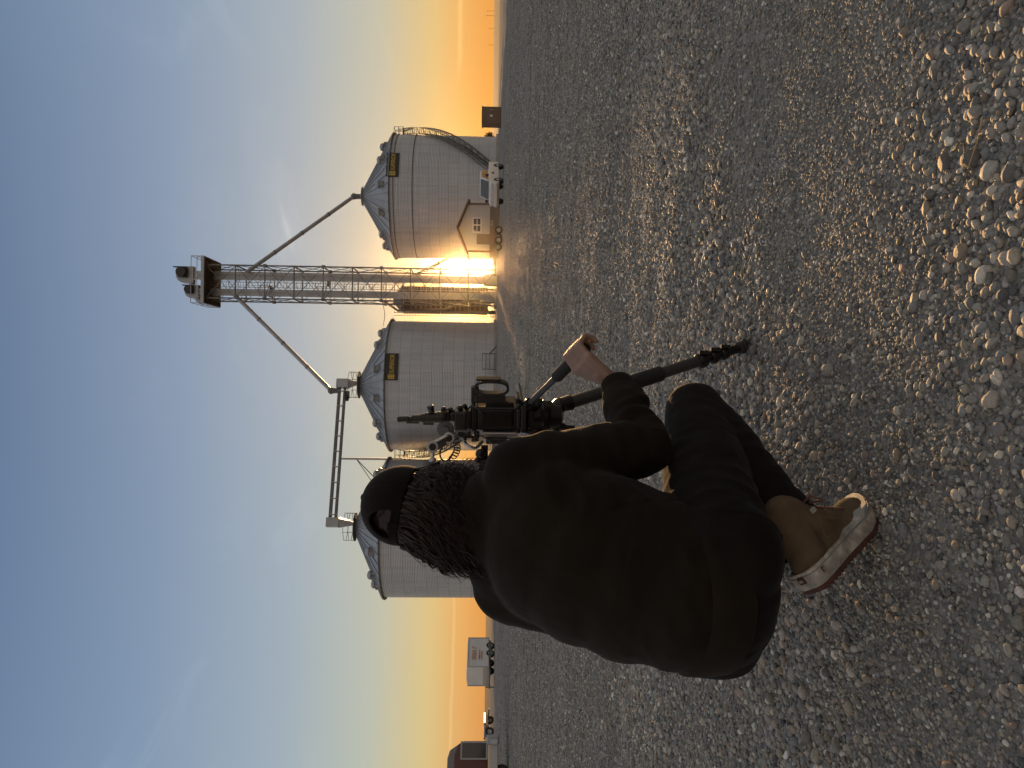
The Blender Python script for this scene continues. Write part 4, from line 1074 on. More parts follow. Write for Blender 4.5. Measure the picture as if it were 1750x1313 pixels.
# cables
def cable(name, pts, r_, mat='black'):
    pts = [V(p) for p in pts]; out = []
    for i in range(len(pts) - 1):
        p0, p1, p2, p3 = pts[max(i - 1, 0)], pts[i], pts[i + 1], pts[min(i + 2, len(pts) - 1)]
        for j in range(6):
            u = j / 6; out.append(0.5 * ((2 * p1) + (-p0 + p2) * u + (2 * p0 - 5 * p1 + 4 * p2 - p3) * u * u + (-p0 + 3 * p1 - 3 * p2 + p3) * u ** 3))
    out.append(pts[-1]); mb = MB(off=CO); mb.tube(out, r_, 8); return mb.build(name, M[mat], cm, 60)
a, b = px(776, 750, -0.12), px(771, 786, -0.2); ax_ = (b - a); ua = ax_.normalized(); u1 = ua.cross(V((0, 1, 0))).normalized(); u2 = ua.cross(u1)
hel = []
for i in range(90):
    f_ = i / 89; an = f_ * 2 * math.pi * 8
    hel.append(a + ax_ * f_ + (u1 * math.cos(an) + u2 * math.sin(an)) * 0.0085 + V((0, 0, -0.012 * math.sin(math.pi * f_))))
mb = MB(off=CO); mb.tube(hel, 0.0016, 6); mb.build('coiled_cable', M['black'], cm, 60)
cable('looped_cable', [px(758, 758, -0.15), px(752, 776, -0.2), px(757, 787, -0.22), px(766, 786, -0.2), px(774, 776, -0.18)], 0.0022)
cable('bent_cable', [px(790, 742), px(797, 760, -0.05), px(813, 765, -0.05), px(824, 755, -0.02)], 0.005, 'alu')
cable('thin_cable', [px(764, 724, -0.03), px(780, 744, -0.06), px(800, 748, -0.06), px(822, 745, -0.03), px(840, 757, -0.04)], 0.0022)
cable('power_cable', [px(800, 700), px(806, 694, -0.02), px(818, 700, -0.03), px(828, 712, -0.02)], 0.0025)
cable('antenna_wire', [px(742, 716), px(757, 706), px(768, 699), px(779, 706), px(786, 712)], 0.0022)
mb = MB(off=CO)
for i in range(10):
    r2 = random.Random(i); y_ = r2.uniform(738, 750); x_ = r2.uniform(778, 815); cbox(mb, x_, x_ + r2.uniform(5, 11), y_, y_ + r2.uniform(5, 11), 0.02, r2.uniform(-0.06, 0.0))
mb.build('cage_fittings', M['black_metal'], cm, bevel=0.002)

# ------------------------------------------------------------------ the camera operator
PO = V((-0.36, 1.62, 0))
man = thing('person', 'person in dark jacket, black trousers and cap squatting on the gravel at the tripod', 'person', tuple(PO))
Fh = V((0.5, 0.866, 0)); Rh = V((0.866, -0.5, 0)); UP = V((0, 0, 1))
def frame(x_, y_, z_): return Matrix((x_, y_, z_)).transposed()
pel = pt(1188, 1006, 1.50); mid = pt(1078, 985, 1.54); chest = pt(945, 930, 1.60); uch = pt(880, 905, 1.645); neck = pt(797, 883, 1.685)
hipR = pel + Rh * 0.10 + V((0, 0, -0.035)); hipL = pel - Rh * 0.10 + V((0, 0, -0.03))
kneeR = pt(1187, 703, 1.83); ankR = pt(1338, 905, 1.60)
kneeL = V((-0.40, 2.00, 0.36)); ankL = V((-0.47, 1.97, 0.14))
shR = pt(884, 806, 1.585); elR = pt(1098, 765, 1.63); wrR = pt(1052, 653, 1.775)
shL = pt(866, 1006, 1.74); elL = V((-0.46, 1.98, 0.60)); wrL = V((-0.24, 2.05, 0.70))

# --- head
hz = V((math.sin(rad(9)), 0.10, math.cos(rad(9)))).normalized()
hy = V((math.sin(rad(18)), math.cos(rad(18)), 0)); hy = (hy - hz * hy.dot(hz)).normalized(); hx = hy.cross(hz)
HC = pt(727, 866, 1.735)
HM = Matrix.Translation(HC) @ frame(hx, hy, hz).to_4x4()
body = MB(off=(0, 0, 0))
class Loc(MB):
    pass
def hb_(c, r): body.ball(HM @ V(c), r, rot=frame(hx, hy, hz), seg=24, rings=16)
hb_((0, -0.012, 0.035), (0.074, 0.094, 0.088)); hb_((0, 0.032, -0.035), (0.060, 0.064, 0.078)); hb_((0, 0.072, -0.092), (0.027, 0.024, 0.022))
body.caps(HM @ V((0, 0.094, 0.012)), HM @ V((0, 0.112, -0.026)), 0.009, 0.013); hb_((0.012, 0.100, -0.030), (0.009, 0.010, 0.008)); hb_((-0.012, 0.100, -0.030), (0.009, 0.010, 0.008))
hb_((0, 0.078, 0.030), (0.052, 0.014, 0.012)); hb_((0, 0.092, -0.056), (0.024, 0.010, 0.006)); hb_((0, 0.091, -0.067), (0.021, 0.010, 0.007))
for s_ in (-1, 1):
    hb_((s_ * 0.042, 0.066, -0.018), (0.020, 0.018, 0.020)); hb_((s_ * 0.076, -0.004, -0.008), (0.010, 0.020, 0.031)); hb_((s_ * 0.078, -0.010, -0.004), (0.014, 0.011, 0.022))
body.caps(HM @ V((0, -0.025, -0.05)), neck, 0.058, 0.062)
# --- core and limbs under the clothes
body.caps(neck, uch, 0.055, 0.075); body.caps(uch, chest, 0.075, 0.105); body.caps(chest, mid, 0.105, 0.115); body.caps(mid, pel, 0.115, 0.11)
for a, b, c in ((shR, elR, wrR), (shL, elL, wrL)):
    body.caps(uch, a, 0.06, 0.045); body.caps(a, b, 0.046, 0.038); body.caps(b, c, 0.037, 0.0255)
for a, b, c in ((hipR, kneeR, ankR), (hipL, kneeL, ankL)):
    body.caps(pel, a, 0.10, 0.09); body.caps(a, b, 0.085, 0.056); body.caps(b, c, 0.054, 0.038)
# --- hands
def hand(w_, Gc, a, cam_hint, rg, side):
    """w_ wrist, Gc grip centre, a grip axis, fingers close round a bar of radius rg"""
    v = (Gc - w_); v = (v - a * v.dot(a)).normalized(); n = a.cross(v).normalized()
    if n.dot(cam_hint) < 0: n = -n
    R = rg + 0.0085
    offs = (-0.033, -0.011, 0.011, 0.032); lens = (0.92, 1.0, 0.97, 0.82); rads = (0.0088, 0.0090, 0.0086, 0.0076)
    if side < 0: offs = tuple(-o for o in offs)
    kn = []
    for o_, l_, r_ in zip(offs, lens, rads):
        c = Gc + a * o_
        K = c - v * 0.030 * l_ + n * 0.027
        P1 = c + (v * math.cos(rad(62)) + n * math.sin(rad(62))) * (R + 0.005)
        P2 = c + (v * math.cos(rad(-12)) + n * math.sin(rad(-12))) * R
        P3 = c + (v * math.cos(rad(-80 * l_)) + n * math.sin(rad(-80 * l_))) * R
        P4 = c + (v * math.cos(rad(-118 * l_)) + n * math.sin(rad(-118 * l_))) * (R + 0.001)
        pts = [K, P1, P2, P3, P4]
        for i in range(4): body.caps(pts[i], pts[i + 1], r_ * (1.12 - 0.07 * i), r_ * (1.05 - 0.07 * i), 12)
        body.ball(K + n * 0.002, 0.0108); body.ball(P1 + n * 0.0008, r_ * 1.12)
        kn.append(K); body.caps(K, w_.lerp(K, 0.18) + n * 0.004, 0.0125, 0.017, 12)
    body.ball(w_.lerp((kn[1] + kn[2]) / 2, 0.45), 0.022)
    body.ball(w_, 0.0255)
    # thumb leaves the side of the palm near its base and closes against the fingers
    sgn = -1 if side > 0 else 1
    t0 = w_ + v * 0.024 + a * 0.020 * sgn - n * 0.004; t1 = Gc - v * 0.034 + a * 0.040 * sgn - n * 0.006
    t2 = Gc - v * 0.012 + a * 0.036 * sgn - n * 0.026; t3 = Gc + v * 0.012 + a * 0.026 * sgn - n * 0.026
    body.caps(t0, t1, 0.0155, 0.0115, 12); body.caps(t1, t2, 0.0108, 0.0098, 12); body.caps(t2, t3, 0.0096, 0.0078, 12)
gc = hE + ha * 0.034
hand(wrR, gc, ha, V((-0.2, -1, 0.35)), 0.0155, -1)
gl = V((-0.185, 2.07, 0.735)); hand(wrL, gl, V((0.2, 0.95, 0.2)).normalized(), V((-0.4, -0.2, 1)), 0.012, 1)
blob(body, 0.0036, 'body', M['skin'], man, smooth=3, off=PO)
for s_ in (-1, 1):
    mb = MB(off=PO); mb.ball(HM @ V((s_ * 0.031, 0.079, 0.010)), 0.0125, seg=14, rings=8); mb.build('eye', M['eye'], man, 60)

def nz(p, s_, seed=0): return noise.noise(V((p[0] * s_ + seed, p[1] * s_ - seed * 1.7, p[2] * s_ + seed * 0.6)))
def limb_folds(co, nm, segs, amp, freq):
    """cloth creases: ridges that run round a limb, tight near the joints"""
    out = co.copy()
    for i in range(len(co)):
        p = V(co[i]); best = None
        for (a, b, w0, w1) in segs:
            d = b - a; L = d.length; u = (p - a).dot(d) / (L * L); uc = min(1.0, max(0.0, u)); dist = (p - (a + d * uc)).length
            if best is None or dist < best[0]: best = (dist, uc, a, d.normalized(), L, w0, w1)
        dist, u, a, dd, L, w0, w1 = best
        wgt = w0 * (1 - u) + w1 * u
        along = (p - a).dot(dd); perp = (p - a) - dd * along
        q = dd * (along * freq) + perp * (freq * 0.5)
        h = noise.noise(q + V((3.1, 0.7, 5.2))); h2 = noise.noise(q * 2.3 + V((9.1, 4.0, 1.2)))
        h = (1 - abs(h) * 2.2) * 0.7 + h2 * 0.35
        big = noise.noise(p * 9.0)
        out[i] = co[i] + nm[i] * (amp * wgt * h + 0.003 * big * min(1, wgt))
    return out

# --- jacket
jk = MB()
def el(c, r, x_=None): jk.ball(c, r, rot=frame(Rh, Fh, UP), seg=28, rings=18)
sp = (neck - pel).normalized()
def spine(t):
    pts = [pel, mid, chest, uch, neck]; t *= 4; i = min(3, int(t)); return pts[i].lerp(pts[i + 1], t - i)
el(pel + Fh * 0.0 + V((0, 0, 0.035)), (0.185, 0.150, 0.135)); el(pel.lerp(mid, 0.5), (0.193, 0.150, 0.15)); el(mid, (0.205, 0.150, 0.16)); el(mid.lerp(chest, 0.5), (0.212, 0.152, 0.17)); el(chest, (0.208, 0.142, 0.15)); el(uch + V((0, 0, -0.01)), (0.172, 0.115, 0.095))
jk.caps(uch, neck - V((0, 0, 0.002)), 0.105, 0.080); el(neck - Fh * 0.015 - V((0, 0, 0.035)), (0.125, 0.085, 0.055)); jk.caps(uch, shR, 0.085, 0.072); jk.caps(uch, shL, 0.095, 0.080); jk.caps(neck - V((0, 0, 0.03)), shL, 0.07, 0.075); jk.caps(shL, mid - Rh * 0.10, 0.08, 0.09)
jk.caps(neck + V((0.0, 0.005, 0.012)), neck + V((0.008, 0.006, 0.052)), 0.076, 0.071)
jk.caps(shR, elR, 0.074, 0.060); jk.caps(elR, elR.lerp(wrR, 0.72), 0.060, 0.047); jk.caps(shR.lerp(elR, .5), elR, 0.068, 0.061)
jk.caps(chest + Rh * 0.06, shR.lerp(elR, 0.25), 0.12, 0.075)
jk.caps(shL, elL, 0.074, 0.058); jk.caps(elL, elL.lerp(wrL, 0.8), 0.058, 0.042)
SEG_J = [(pel, mid, 0.5, 0.25), (mid, chest, 0.25, 0.15), (chest, neck, 0.15, 0.3), (shR, elR, 0.35, 1.25), (elR, wrR, 1.25, 0.9), (shL, elL, 0.35, 1.2), (elL, wrL, 1.2, 0.8)]
def jpost(co, nm): return limb_folds(co, nm, SEG_J, 0.011, 20)
jo = blob(jk, 0.0062, 'jacket', M['jacket'], man, smooth=28, post=jpost, off=PO)
# ribbed cuffs
def cuff(e, w_, parent, r0):
    d = (w_ - e); L = d.length; d.normalize(); a, b = e + d * (L * 0.75), e + d * (L * 1.0)
    n = 72; vs, fs = [], []
    x_ = d.cross(UP).normalized(); y_ = d.cross(x_)
    prof = [(0.0, 0.036), (0.04, r0 + 0.003), (0.3, r0 + 0.0045), (0.7, r0 + 0.002), (0.93, r0), (1.0, r0 - 0.003), (0.9, r0 - 0.0065)]
    for t_, r_ in prof:
        for k_ in range(n):
            an = 2 * math.pi * k_ / n; rr_ = r_ + (0.0011 if k_ % 2 else -0.0004)
            vs.append(a.lerp(b, t_) + (x_ * math.cos(an) + y_ * math.sin(an)) * rr_)
    for i in range(len(prof) - 1):
        for k_ in range(n):
            fs.append((i * n + k_, i * n + (k_ + 1) % n, (i + 1) * n + (k_ + 1) % n, (i + 1) * n + k_))
    mb = MB(off=PO); mb.add(vs, fs); mb.build('cuff', M['jacket'], parent, 60)
cuff(elR, wrR, jo, 0.0375); cuff(elL, wrL, jo, 0.0375)
# hem band round the hips
mb = MB(off=PO); vs, fs = [], []; n = 96
for zz, rr_ in ((0.035, 0.0), (0.03, 0.006), (0.0, 0.008), (-0.045, 0.004), (-0.05, -0.004)):
    for k_ in range(n):
        an = 2 * math.pi * k_ / n
        c = pel + V((0, 0, -0.012 + zz)); vs.append(c + Rh * math.cos(an) * (0.184 + rr_ + (0.001 if k_ % 2 else 0)) + Fh * math.sin(an) * (0.150 + rr_) + UP * 0.012 * math.sin(an * 2 + 1))
for i in range(4):
    for k_ in range(n): fs.append((i * n + k_, i * n + (k_ + 1) % n, (i + 1) * n + (k_ + 1) % n, (i + 1) * n + k_))
mb.add(vs, fs); mb.build('hem_band', M['jacket'], jo, 50)

# --- trousers
tr = MB()
tr.ball(pel + V((0, 0, -0.035)) - Fh * 0.005, (0.180, 0.148, 0.128), rot=frame(Rh, Fh, UP), seg=28, rings=18)
tr.ball(hipR + V((0.0, -0.015, -0.025)), (0.103, 0.112, 0.092)); tr.ball(hipL + V((0.0, -0.02, -0.025)), (0.105, 0.115, 0.095))
tr.caps(hipR, kneeR, 0.112, 0.074); tr.caps(hipR.lerp(kneeR, .45), kneeR, 0.097, 0.073); tr.caps(kneeR, kneeR.lerp(ankR, 0.4), 0.072, 0.083); tr.caps(kneeR.lerp(ankR, 0.4), kneeR.lerp(ankR, 0.92), 0.083, 0.077)
tr.caps(hipL, kneeL, 0.110, 0.074); tr.caps(kneeL, kneeL.lerp(ankL, 0.9), 0.072, 0.066)
SEG_T = [(pel, hipR, 0.2, 0.4), (hipR, kneeR, 0.9, 0.35), (kneeR, ankR, 0.5, 1.0), (hipL, kneeL, 0.8, 0.4), (kneeL, ankL, 0.5, 1.0)]
blob(tr, 0.0062, 'trousers', M['trousers'], man, smooth=8, post=lambda co, nm: limb_folds(co, nm, SEG_T, 0.0060, 19), off=PO)
d = (ankR - kneeR).normalized(); c = kneeR.lerp(ankR, 1.02); x_ = d.cross(UP).normalized(); y_ = d.cross(x_)
mb = MB(off=PO); vs, fs = [], []; n = 48
for t_, r_ in ((-0.06, 0.078), (-0.01, 0.083), (0.030, 0.087), (0.035, 0.084), (0.0, 0.078)):
    for k_ in range(n):
        an = 2 * math.pi * k_ / n; vs.append(c + d * t_ + (x_ * math.cos(an) + y_ * math.sin(an)) * (r_ + 0.004 * math.sin(an * 3 + 1)))
for i in range(4):
    for k_ in range(n): fs.append((i * n + k_, i * n + (k_ + 1) % n, (i + 1) * n + (k_ + 1) % n, (i + 1) * n + k_))
mb.add(vs, fs); mb.build('trouser_hem', M['trousers'], man, 50)

# --- boots: suede high-tops with white foxing
def boot(toe, heel, roll, knee):
    x_ = (toe - heel).normalized(); y_ = UP.cross(x_).normalized(); z_ = x_.cross(y_)
    Q = Matrix.Rotation(roll, 3, x_); y_ = Q @ y_; z_ = Q @ z_
    B = Matrix.Translation(heel) @ frame(x_, y_, z_).to_4x4(); L = (toe - heel).length
    T = lambda a, b, c: B @ V((a, b, c))
    R3 = frame(x_, y_, z_)
    st = [(0.0, 0.016), (0.02, 0.027), (0.06, 0.034), (0.2, 0.037), (0.42, 0.036), (0.6, 0.042), (0.75, 0.047), (0.87, 0.044), (0.94, 0.035), (0.98, 0.022), (1.0, 0.008)]
    right = [(s * L, w_) for s, w_ in st]; outline = [(a, -b) for a, b in right] + [(a, b) for a, b in reversed(right)]
    spring = lambda a: 0.020 * max(0, (a / L - 0.72) / 0.28) ** 2
    n = len(outline)
    def band(mb, z0, z1, k0, k1, cap=True, zt=None):
        rows = [(z0, k0), (z0 * .7 + z1 * .3, max(k0, k1) * 1.004), (z0 * .3 + z1 * .7, max(k0, k1)), (z1, k1)]
        vs, fs = [], []
        for z__, kk in rows:
            for a, b in outline:
                ext = (zt * max(0, (a / L - 0.80) / 0.2) * (z__ - z0) / (z1 - z0)) if zt else 0
                vs.append(T(L / 2 + (a - L / 2) * kk, b * (kk + (kk - 1) * 2), z__ + spring(a) + ext))
        for i in range(3):
            for k_ in range(n): fs.append((i * n + k_, i * n + (k_ + 1) % n, (i + 1) * n + (k_ + 1) % n, (i + 1) * n + k_))
        if cap: fs += [tuple(reversed(range(n))), tuple(3 * n + k_ for k_ in range(n))]
        mb.add(vs, fs)
    up_ = MB()
    up_.ball(T(L * .85, 0, .056), (.046, .043, .032), rot=R3); up_.ball(T(L * .66, 0, .046), (.065, .044, .040), rot=R3); up_.ball(T(L * .42, 0, .05), (.085, .039, .045), rot=R3)
    up_.caps(T(L * .70, 0, .055), T(L * .42, 0, .095), .032, .040); up_.ball(T(L * .17, 0, .045), (.050, .037, .045), rot=R3)
    ank = T(L * .25, 0, .085); sd_ = ((knee - ank).normalized() * 0.75 + z_ * 0.5).normalized()
    up_.caps(T(L * .19, 0, .06), ank + sd_ * 0.065, .041, .046); up_.caps(T(L * .42, 0, .08), ank + sd_ * 0.06 + x_ * .01, .042, .044)
    upper = blob(up_, 0.0042, 'boot', M['suede'], man, smooth=5, off=PO)
    mb = MB(off=PO); band(mb, 0.010, 0.048, 1.0, 1.035, zt=0.013); fx = mb.build('foxing', M['rubber_white'], upper, 50)
    mb = MB(off=PO); band(mb, 0.040, 0.0415, 1.043, 1.043, zt=0.013); mb.build('foxing_stripe', M['grey_paint'], fx, 50)
    mb = MB(off=PO); band(mb, 0.0, 0.0115, 0.99, 1.0)
    for i in range(18):      # tread ridges
        a = L * (0.06 + 0.86 * i / 17); wd = np.interp(a / L, [s for s, _ in st], [w_ for _, w_ in st])
        mb.box(T(a, 0, spring(a) - 0.0005), (0.006, 2 * wd * 0.95, 0.006), rot=R3)
    mb.build('outsole', M['rubber_red'], upper, 50)
    # small red heel tabs and side tag
    mb = MB(off=PO); mb.box(T(-0.003, 0, 0.034), (0.010, 0.018, 0.016), rot=R3); mb.box(T(L * .10, -0.0365, 0.032), (0.016, 0.005, 0.014), rot=R3); mb.build('heel_badge', M['rubber_red'], upper, bevel=0.002)
    mb = MB(off=PO); mb.box(T(-0.007, 0, 0.034), (0.006, 0.009, 0.006), rot=R3); mb.box(T(L * .10, -0.0385, 0.032), (0.007, 0.004, 0.006), rot=R3); mb.box(T(L * .36, -0.0475, 0.128), (0.014, 0.006, 0.010), rot=R3); mb.build('white_tag', M['rubber_white'], upper, bevel=0.001)
    lc = MB(off=PO)
    for i in range(7):
        f_ = i / 6; c0_ = T(L * (.70 - .26 * f_), 0, .090 + .048 * f_); w_ = 0.026
        sd = 1 if i % 2 else -1
        lc.tube([c0_ - y_ * w_ - z_ * .012 - x_ * .006 * sd, c0_ + z_ * .006, c0_ + y_ * w_ - z_ * .012 + x_ * .006 * sd], 0.0036, 8)
    kn_ = T(L * .45, 0, .140)
    for s_ in (-1, 1):
        lc.tube([kn_, kn_ + y_ * .03 * s_ + x_ * .015 + z_ * .008, kn_ + y_ * .045 * s_ + x_ * .02 - z_ * .012, kn_ + y_ * .02 * s_ + x_ * .012 - z_ * .004], 0.003, 8)
    lc.build('laces', M['laces'], upper, 60)
    # stitched seams
    for sd in (-1, 1):
        for tab in (((.62, .0475, .056), (.56, .0455, .075), (.47, .0455, .088), (.40, .0465, .105)), ((.34, .0405, .05), (.30, .044, .075), (.33, .0475, .10))):
            sm = MB(off=PO); sm.tube([T(L * f1, sd * w1, z1) for f1, w1, z1 in tab], 0.0014, 6); sm.build('seam', M['brown'], upper, 60)
toeR = gpt(1488, 897); toeR.z = -0.004
best = min(np.linspace(1.40, 1.66, 60), key=lambda Y: abs((toeR - pt(1391, 1015, Y)).length - 0.280))
boot(toeR, pt(1391, 1015, best), rad(32), kneeR)
toeL = V((-0.46, 2.22, 0.0)); boot(toeL, toeL + V((-0.07, -0.26, 0.13)), 0.0, kneeL)

# --- cap
def cap():
    def dome(phi, t_):          # phi azimuth (0 = back), t_ 0 top .. 1 rim
        th = t_ * rad(100)
        return V((0.087 * math.sin(th) * math.sin(phi), -0.012 - 0.106 * math.sin(th) * math.cos(phi), 0.052 + 0.094 * math.cos(th)))
    nu, nv = 120, 40
    mb = MB(off=PO); vs = []; fs = []
    def keep(phi, t_):
        if t_ > 0.90: return True
        p = (phi + math.pi) % (2 * math.pi) - math.pi
        x_ = p * 0.085; z__ = (0.90 - t_) * 0.165
        return not (z__ < 0.055 and (x_ / 0.036) ** 2 + (z__ / 0.055) ** 2 < 1)
    for j in range(nv + 1):
        for i in range(nu):
            phi = 2 * math.pi * i / nu; r_ = dome(phi, max(j / nv, 0.01))
            pan = abs(((phi / (2 * math.pi) * 6) % 1) - 0.5); r_ = r_ * (1 - 0.010 * (pan > 0.47))
            vs.append(HM @ r_)
    for j in range(nv):
        for i in range(nu):
            if keep(2 * math.pi * (i + 0.5) / nu, (j + 0.5) / nv): fs.append((j * nu + i, j * nu + (i + 1) % nu, (j + 1) * nu + (i + 1) % nu, (j + 1) * nu + i))
    mb.add(vs, fs); co_ = mb.build('cap', M['cap'], man, 60)
    so_ = co_.modifiers.new('thickness', 'SOLIDIFY'); so_.thickness = 0.0025; so_.offset = 1
    mb = MB(off=PO); mb.ball(HM @ V((0, -0.012, 0.148)), (0.009, 0.009, 0.006)); mb.build('button', M['cap'], co_, 60)
    mb = MB(off=PO)
    pts_ = [HM @ (dome(a, 0.94) * 1.012) for a in np.linspace(-0.7, 0.7, 15)]
    for p, q in zip(pts_[:-1], pts_[1:]): mb.bar(p, q, 0.003, 0.018)
    mb.box(HM @ (dome(0, 0.94) * 1.03), (0.020, 0.004, 0.022), rot=frame(hx, hy, hz)); mb.build('strap', M['cap'], co_)
    mb = MB(off=PO)    # piping round the back opening
    pts_ = []
    for a in np.linspace(0, math.pi, 17):
        x_ = 0.038 * math.cos(a); z__ = 0.057 * math.sin(a); pts_.append(HM @ (dome(x_ / 0.085, 0.90 - z__ / 0.165) * 1.012))
    mb.tube(pts_, 0.0028, 8); mb.build('opening_piping', M['cap'], co_, 60)
    vs, fs = [], []; nb_ = 20; nr_ = 6
    for j in range(nr_ + 1):
        for i in range(nb_ + 1):
            a = (i / nb_ - 0.5) * 2.3; rr_ = j / nr_
            base_ = dome(math.pi + a, 0.97); x1 = 0.080 * math.sin(a * 0.95) * (-1)
            ed = V((base_.x * 1.02, base_.y + 0.072 * rr_ * math.cos(a * 0.72), base_.z - 0.004 - 0.55 * (base_.x ** 2) / 0.09 * (0.3 + rr_ * 0.7) - 0.008 * rr_))
            vs.append(HM @ ed)
    for j in range(nr_):
        for i in range(nb_): fs.append((j * (nb_ + 1) + i, j * (nb_ + 1) + i + 1, (j + 1) * (nb_ + 1) + i + 1, (j + 1) * (nb_ + 1) + i))
    mb = MB(off=PO); mb.add(vs, fs); bl = mb.build('bill', M['cap'], co_, 60)
    so_ = bl.modifiers.new('thickness', 'SOLIDIFY'); so_.thickness = 0.004; so_.offset = 0
cap()

# --- hair: wavy locks from under the cap to the collar
def hair():
    r2 = random.Random(21); mb = MB(off=PO)
    mass = MB(); mass.ball(HM @ V((0, -0.038, -0.035)), (0.078, 0.068, 0.085), rot=frame(hx, hy, hz)); mass.ball(HM @ V((0, -0.055, -0.090)), (0.070, 0.050, 0.055), rot=frame(hx, hy, hz)); mass.ball(HM @ V((0, -0.022, 0.040)), (0.078, 0.094, 0.090), rot=frame(hx, hy, hz))
    def lock(phi, z0, length, r0, flick, wav, n=9):
        x_ = 0.080 * math.sin(phi); y_ = -0.014 - 0.096 * math.cos(phi)
        out = V((math.sin(phi), -math.cos(phi), 0)).normalized(); tan = V((out.y, -out.x, 0))
        p0 = V((x_, y_, z0)); ph = r2.uniform(0, 6.3); fr = r2.uniform(1.0, 3.2); pts = []
        for i in range(n):
            t_ = i / (n - 1)
            q = p0 + V((0, 0, -length * t_)) + out * (0.010 + 0.016 * math.sin(t_ * 2.6) + flick * t_ ** 2.4) - out * (0.018 * t_ * (flick < 0.015))
            q += (tan * math.sin(ph + fr * t_ * 6) + out * math.cos(ph + fr * t_ * 6)) * wav * (0.25 + t_)
            pts.append(HM @ q)
        rs = [r0 * (0.7 + 0.5 * math.sin(math.pi * min(1, (i + 1) / n * 1.1))) * (1 - 0.85 * (i / (n - 1)) ** 2.2) for i in range(n)]
        mb.tube(pts, rs, 5)
    for i in range(900):
        phi = r2.uniform(-2.0, 2.0); z0 = r2.uniform(-0.075, 0.034)
        side = math.exp(-((phi + 1.2) / 0.75) ** 2)     # the left side flicks out over the collar
        lock(phi, z0, r2.uniform(0.050, 0.09) + (0.045 if abs(phi) < 1.1 else 0.02) + 0.02 * side, r2.uniform(0.0012, 0.0040), r2.choice((-0.01, 0, 0.010)) + 0.036 * side * r2.random() ** 1.5, r2.uniform(0.004, 0.012), 15)
    for i in range(700):
        phi = r2.uniform(-2.1, 2.1); lock(phi, r2.uniform(-0.07, 0.02), r2.uniform(0.06, 0.14), r2.uniform(0.0004, 0.0009), r2.uniform(-0.01, 0.035), r2.uniform(0.008, 0.022), 15)
    ho = mb.build('hair', M['hair'], man, 80)
    def fuzz(co, nm): return np.array([co[i] + nm[i] * (0.006 * noise.noise(V(co[i]) * 45) + 0.004 * noise.noise(V(co[i]) * 110)) for i in range(len(co))])
    blob(mass, 0.004, 'hair_mass', M['hair'], ho, smooth=2, post=fuzz, off=PO)
hair()

# ------------------------------------------------------------------ gravel: loose pebbles near the camera
def pebble_material():
    m_ = bpy.data.materials.new('river_pebble'); m_.use_nodes = True
    t = NT(m_.node_tree); b = t.n['Principled BSDF']
    at_ = t.new('ShaderNodeAttribute', attribute_type='INSTANCER', attribute_name='col')
    co = t.new('ShaderNodeTexCoord').outputs['Object']
    n1 = t.noise(co, 2.2, 5, 0.65); n2 = t.noise(co, 11.0, 3, 0.7)
    c = t.mix(1.0, at_.outputs['Color'], t.ramp(n1, [(0.3, (0.70, 0.69, 0.67)), (0.7, (1.18, 1.16, 1.12))]), 'MULTIPLY')
    c = t.mix(0.35, c, t.mix(1.0, c, t.ramp(n2, [(0.35, (0.6, 0.6, 0.6)), (0.65, (1.3, 1.3, 1.28))]), 'MULTIPLY'))
    t.l.new(c, b.inputs['Base Color'])
    b.inputs['Roughness'].default_value = 0.62; b.inputs['Specular IOR Level'].default_value = 0.42
    bn = t.new('ShaderNodeBump'); bn.inputs['Strength'].default_value = 0.35; bn.inputs['Distance'].default_value = 0.05
    t.l.new(n2, bn.inputs['Height']); t.l.new(bn.outputs[0], b.inputs['Normal'])
    return m_

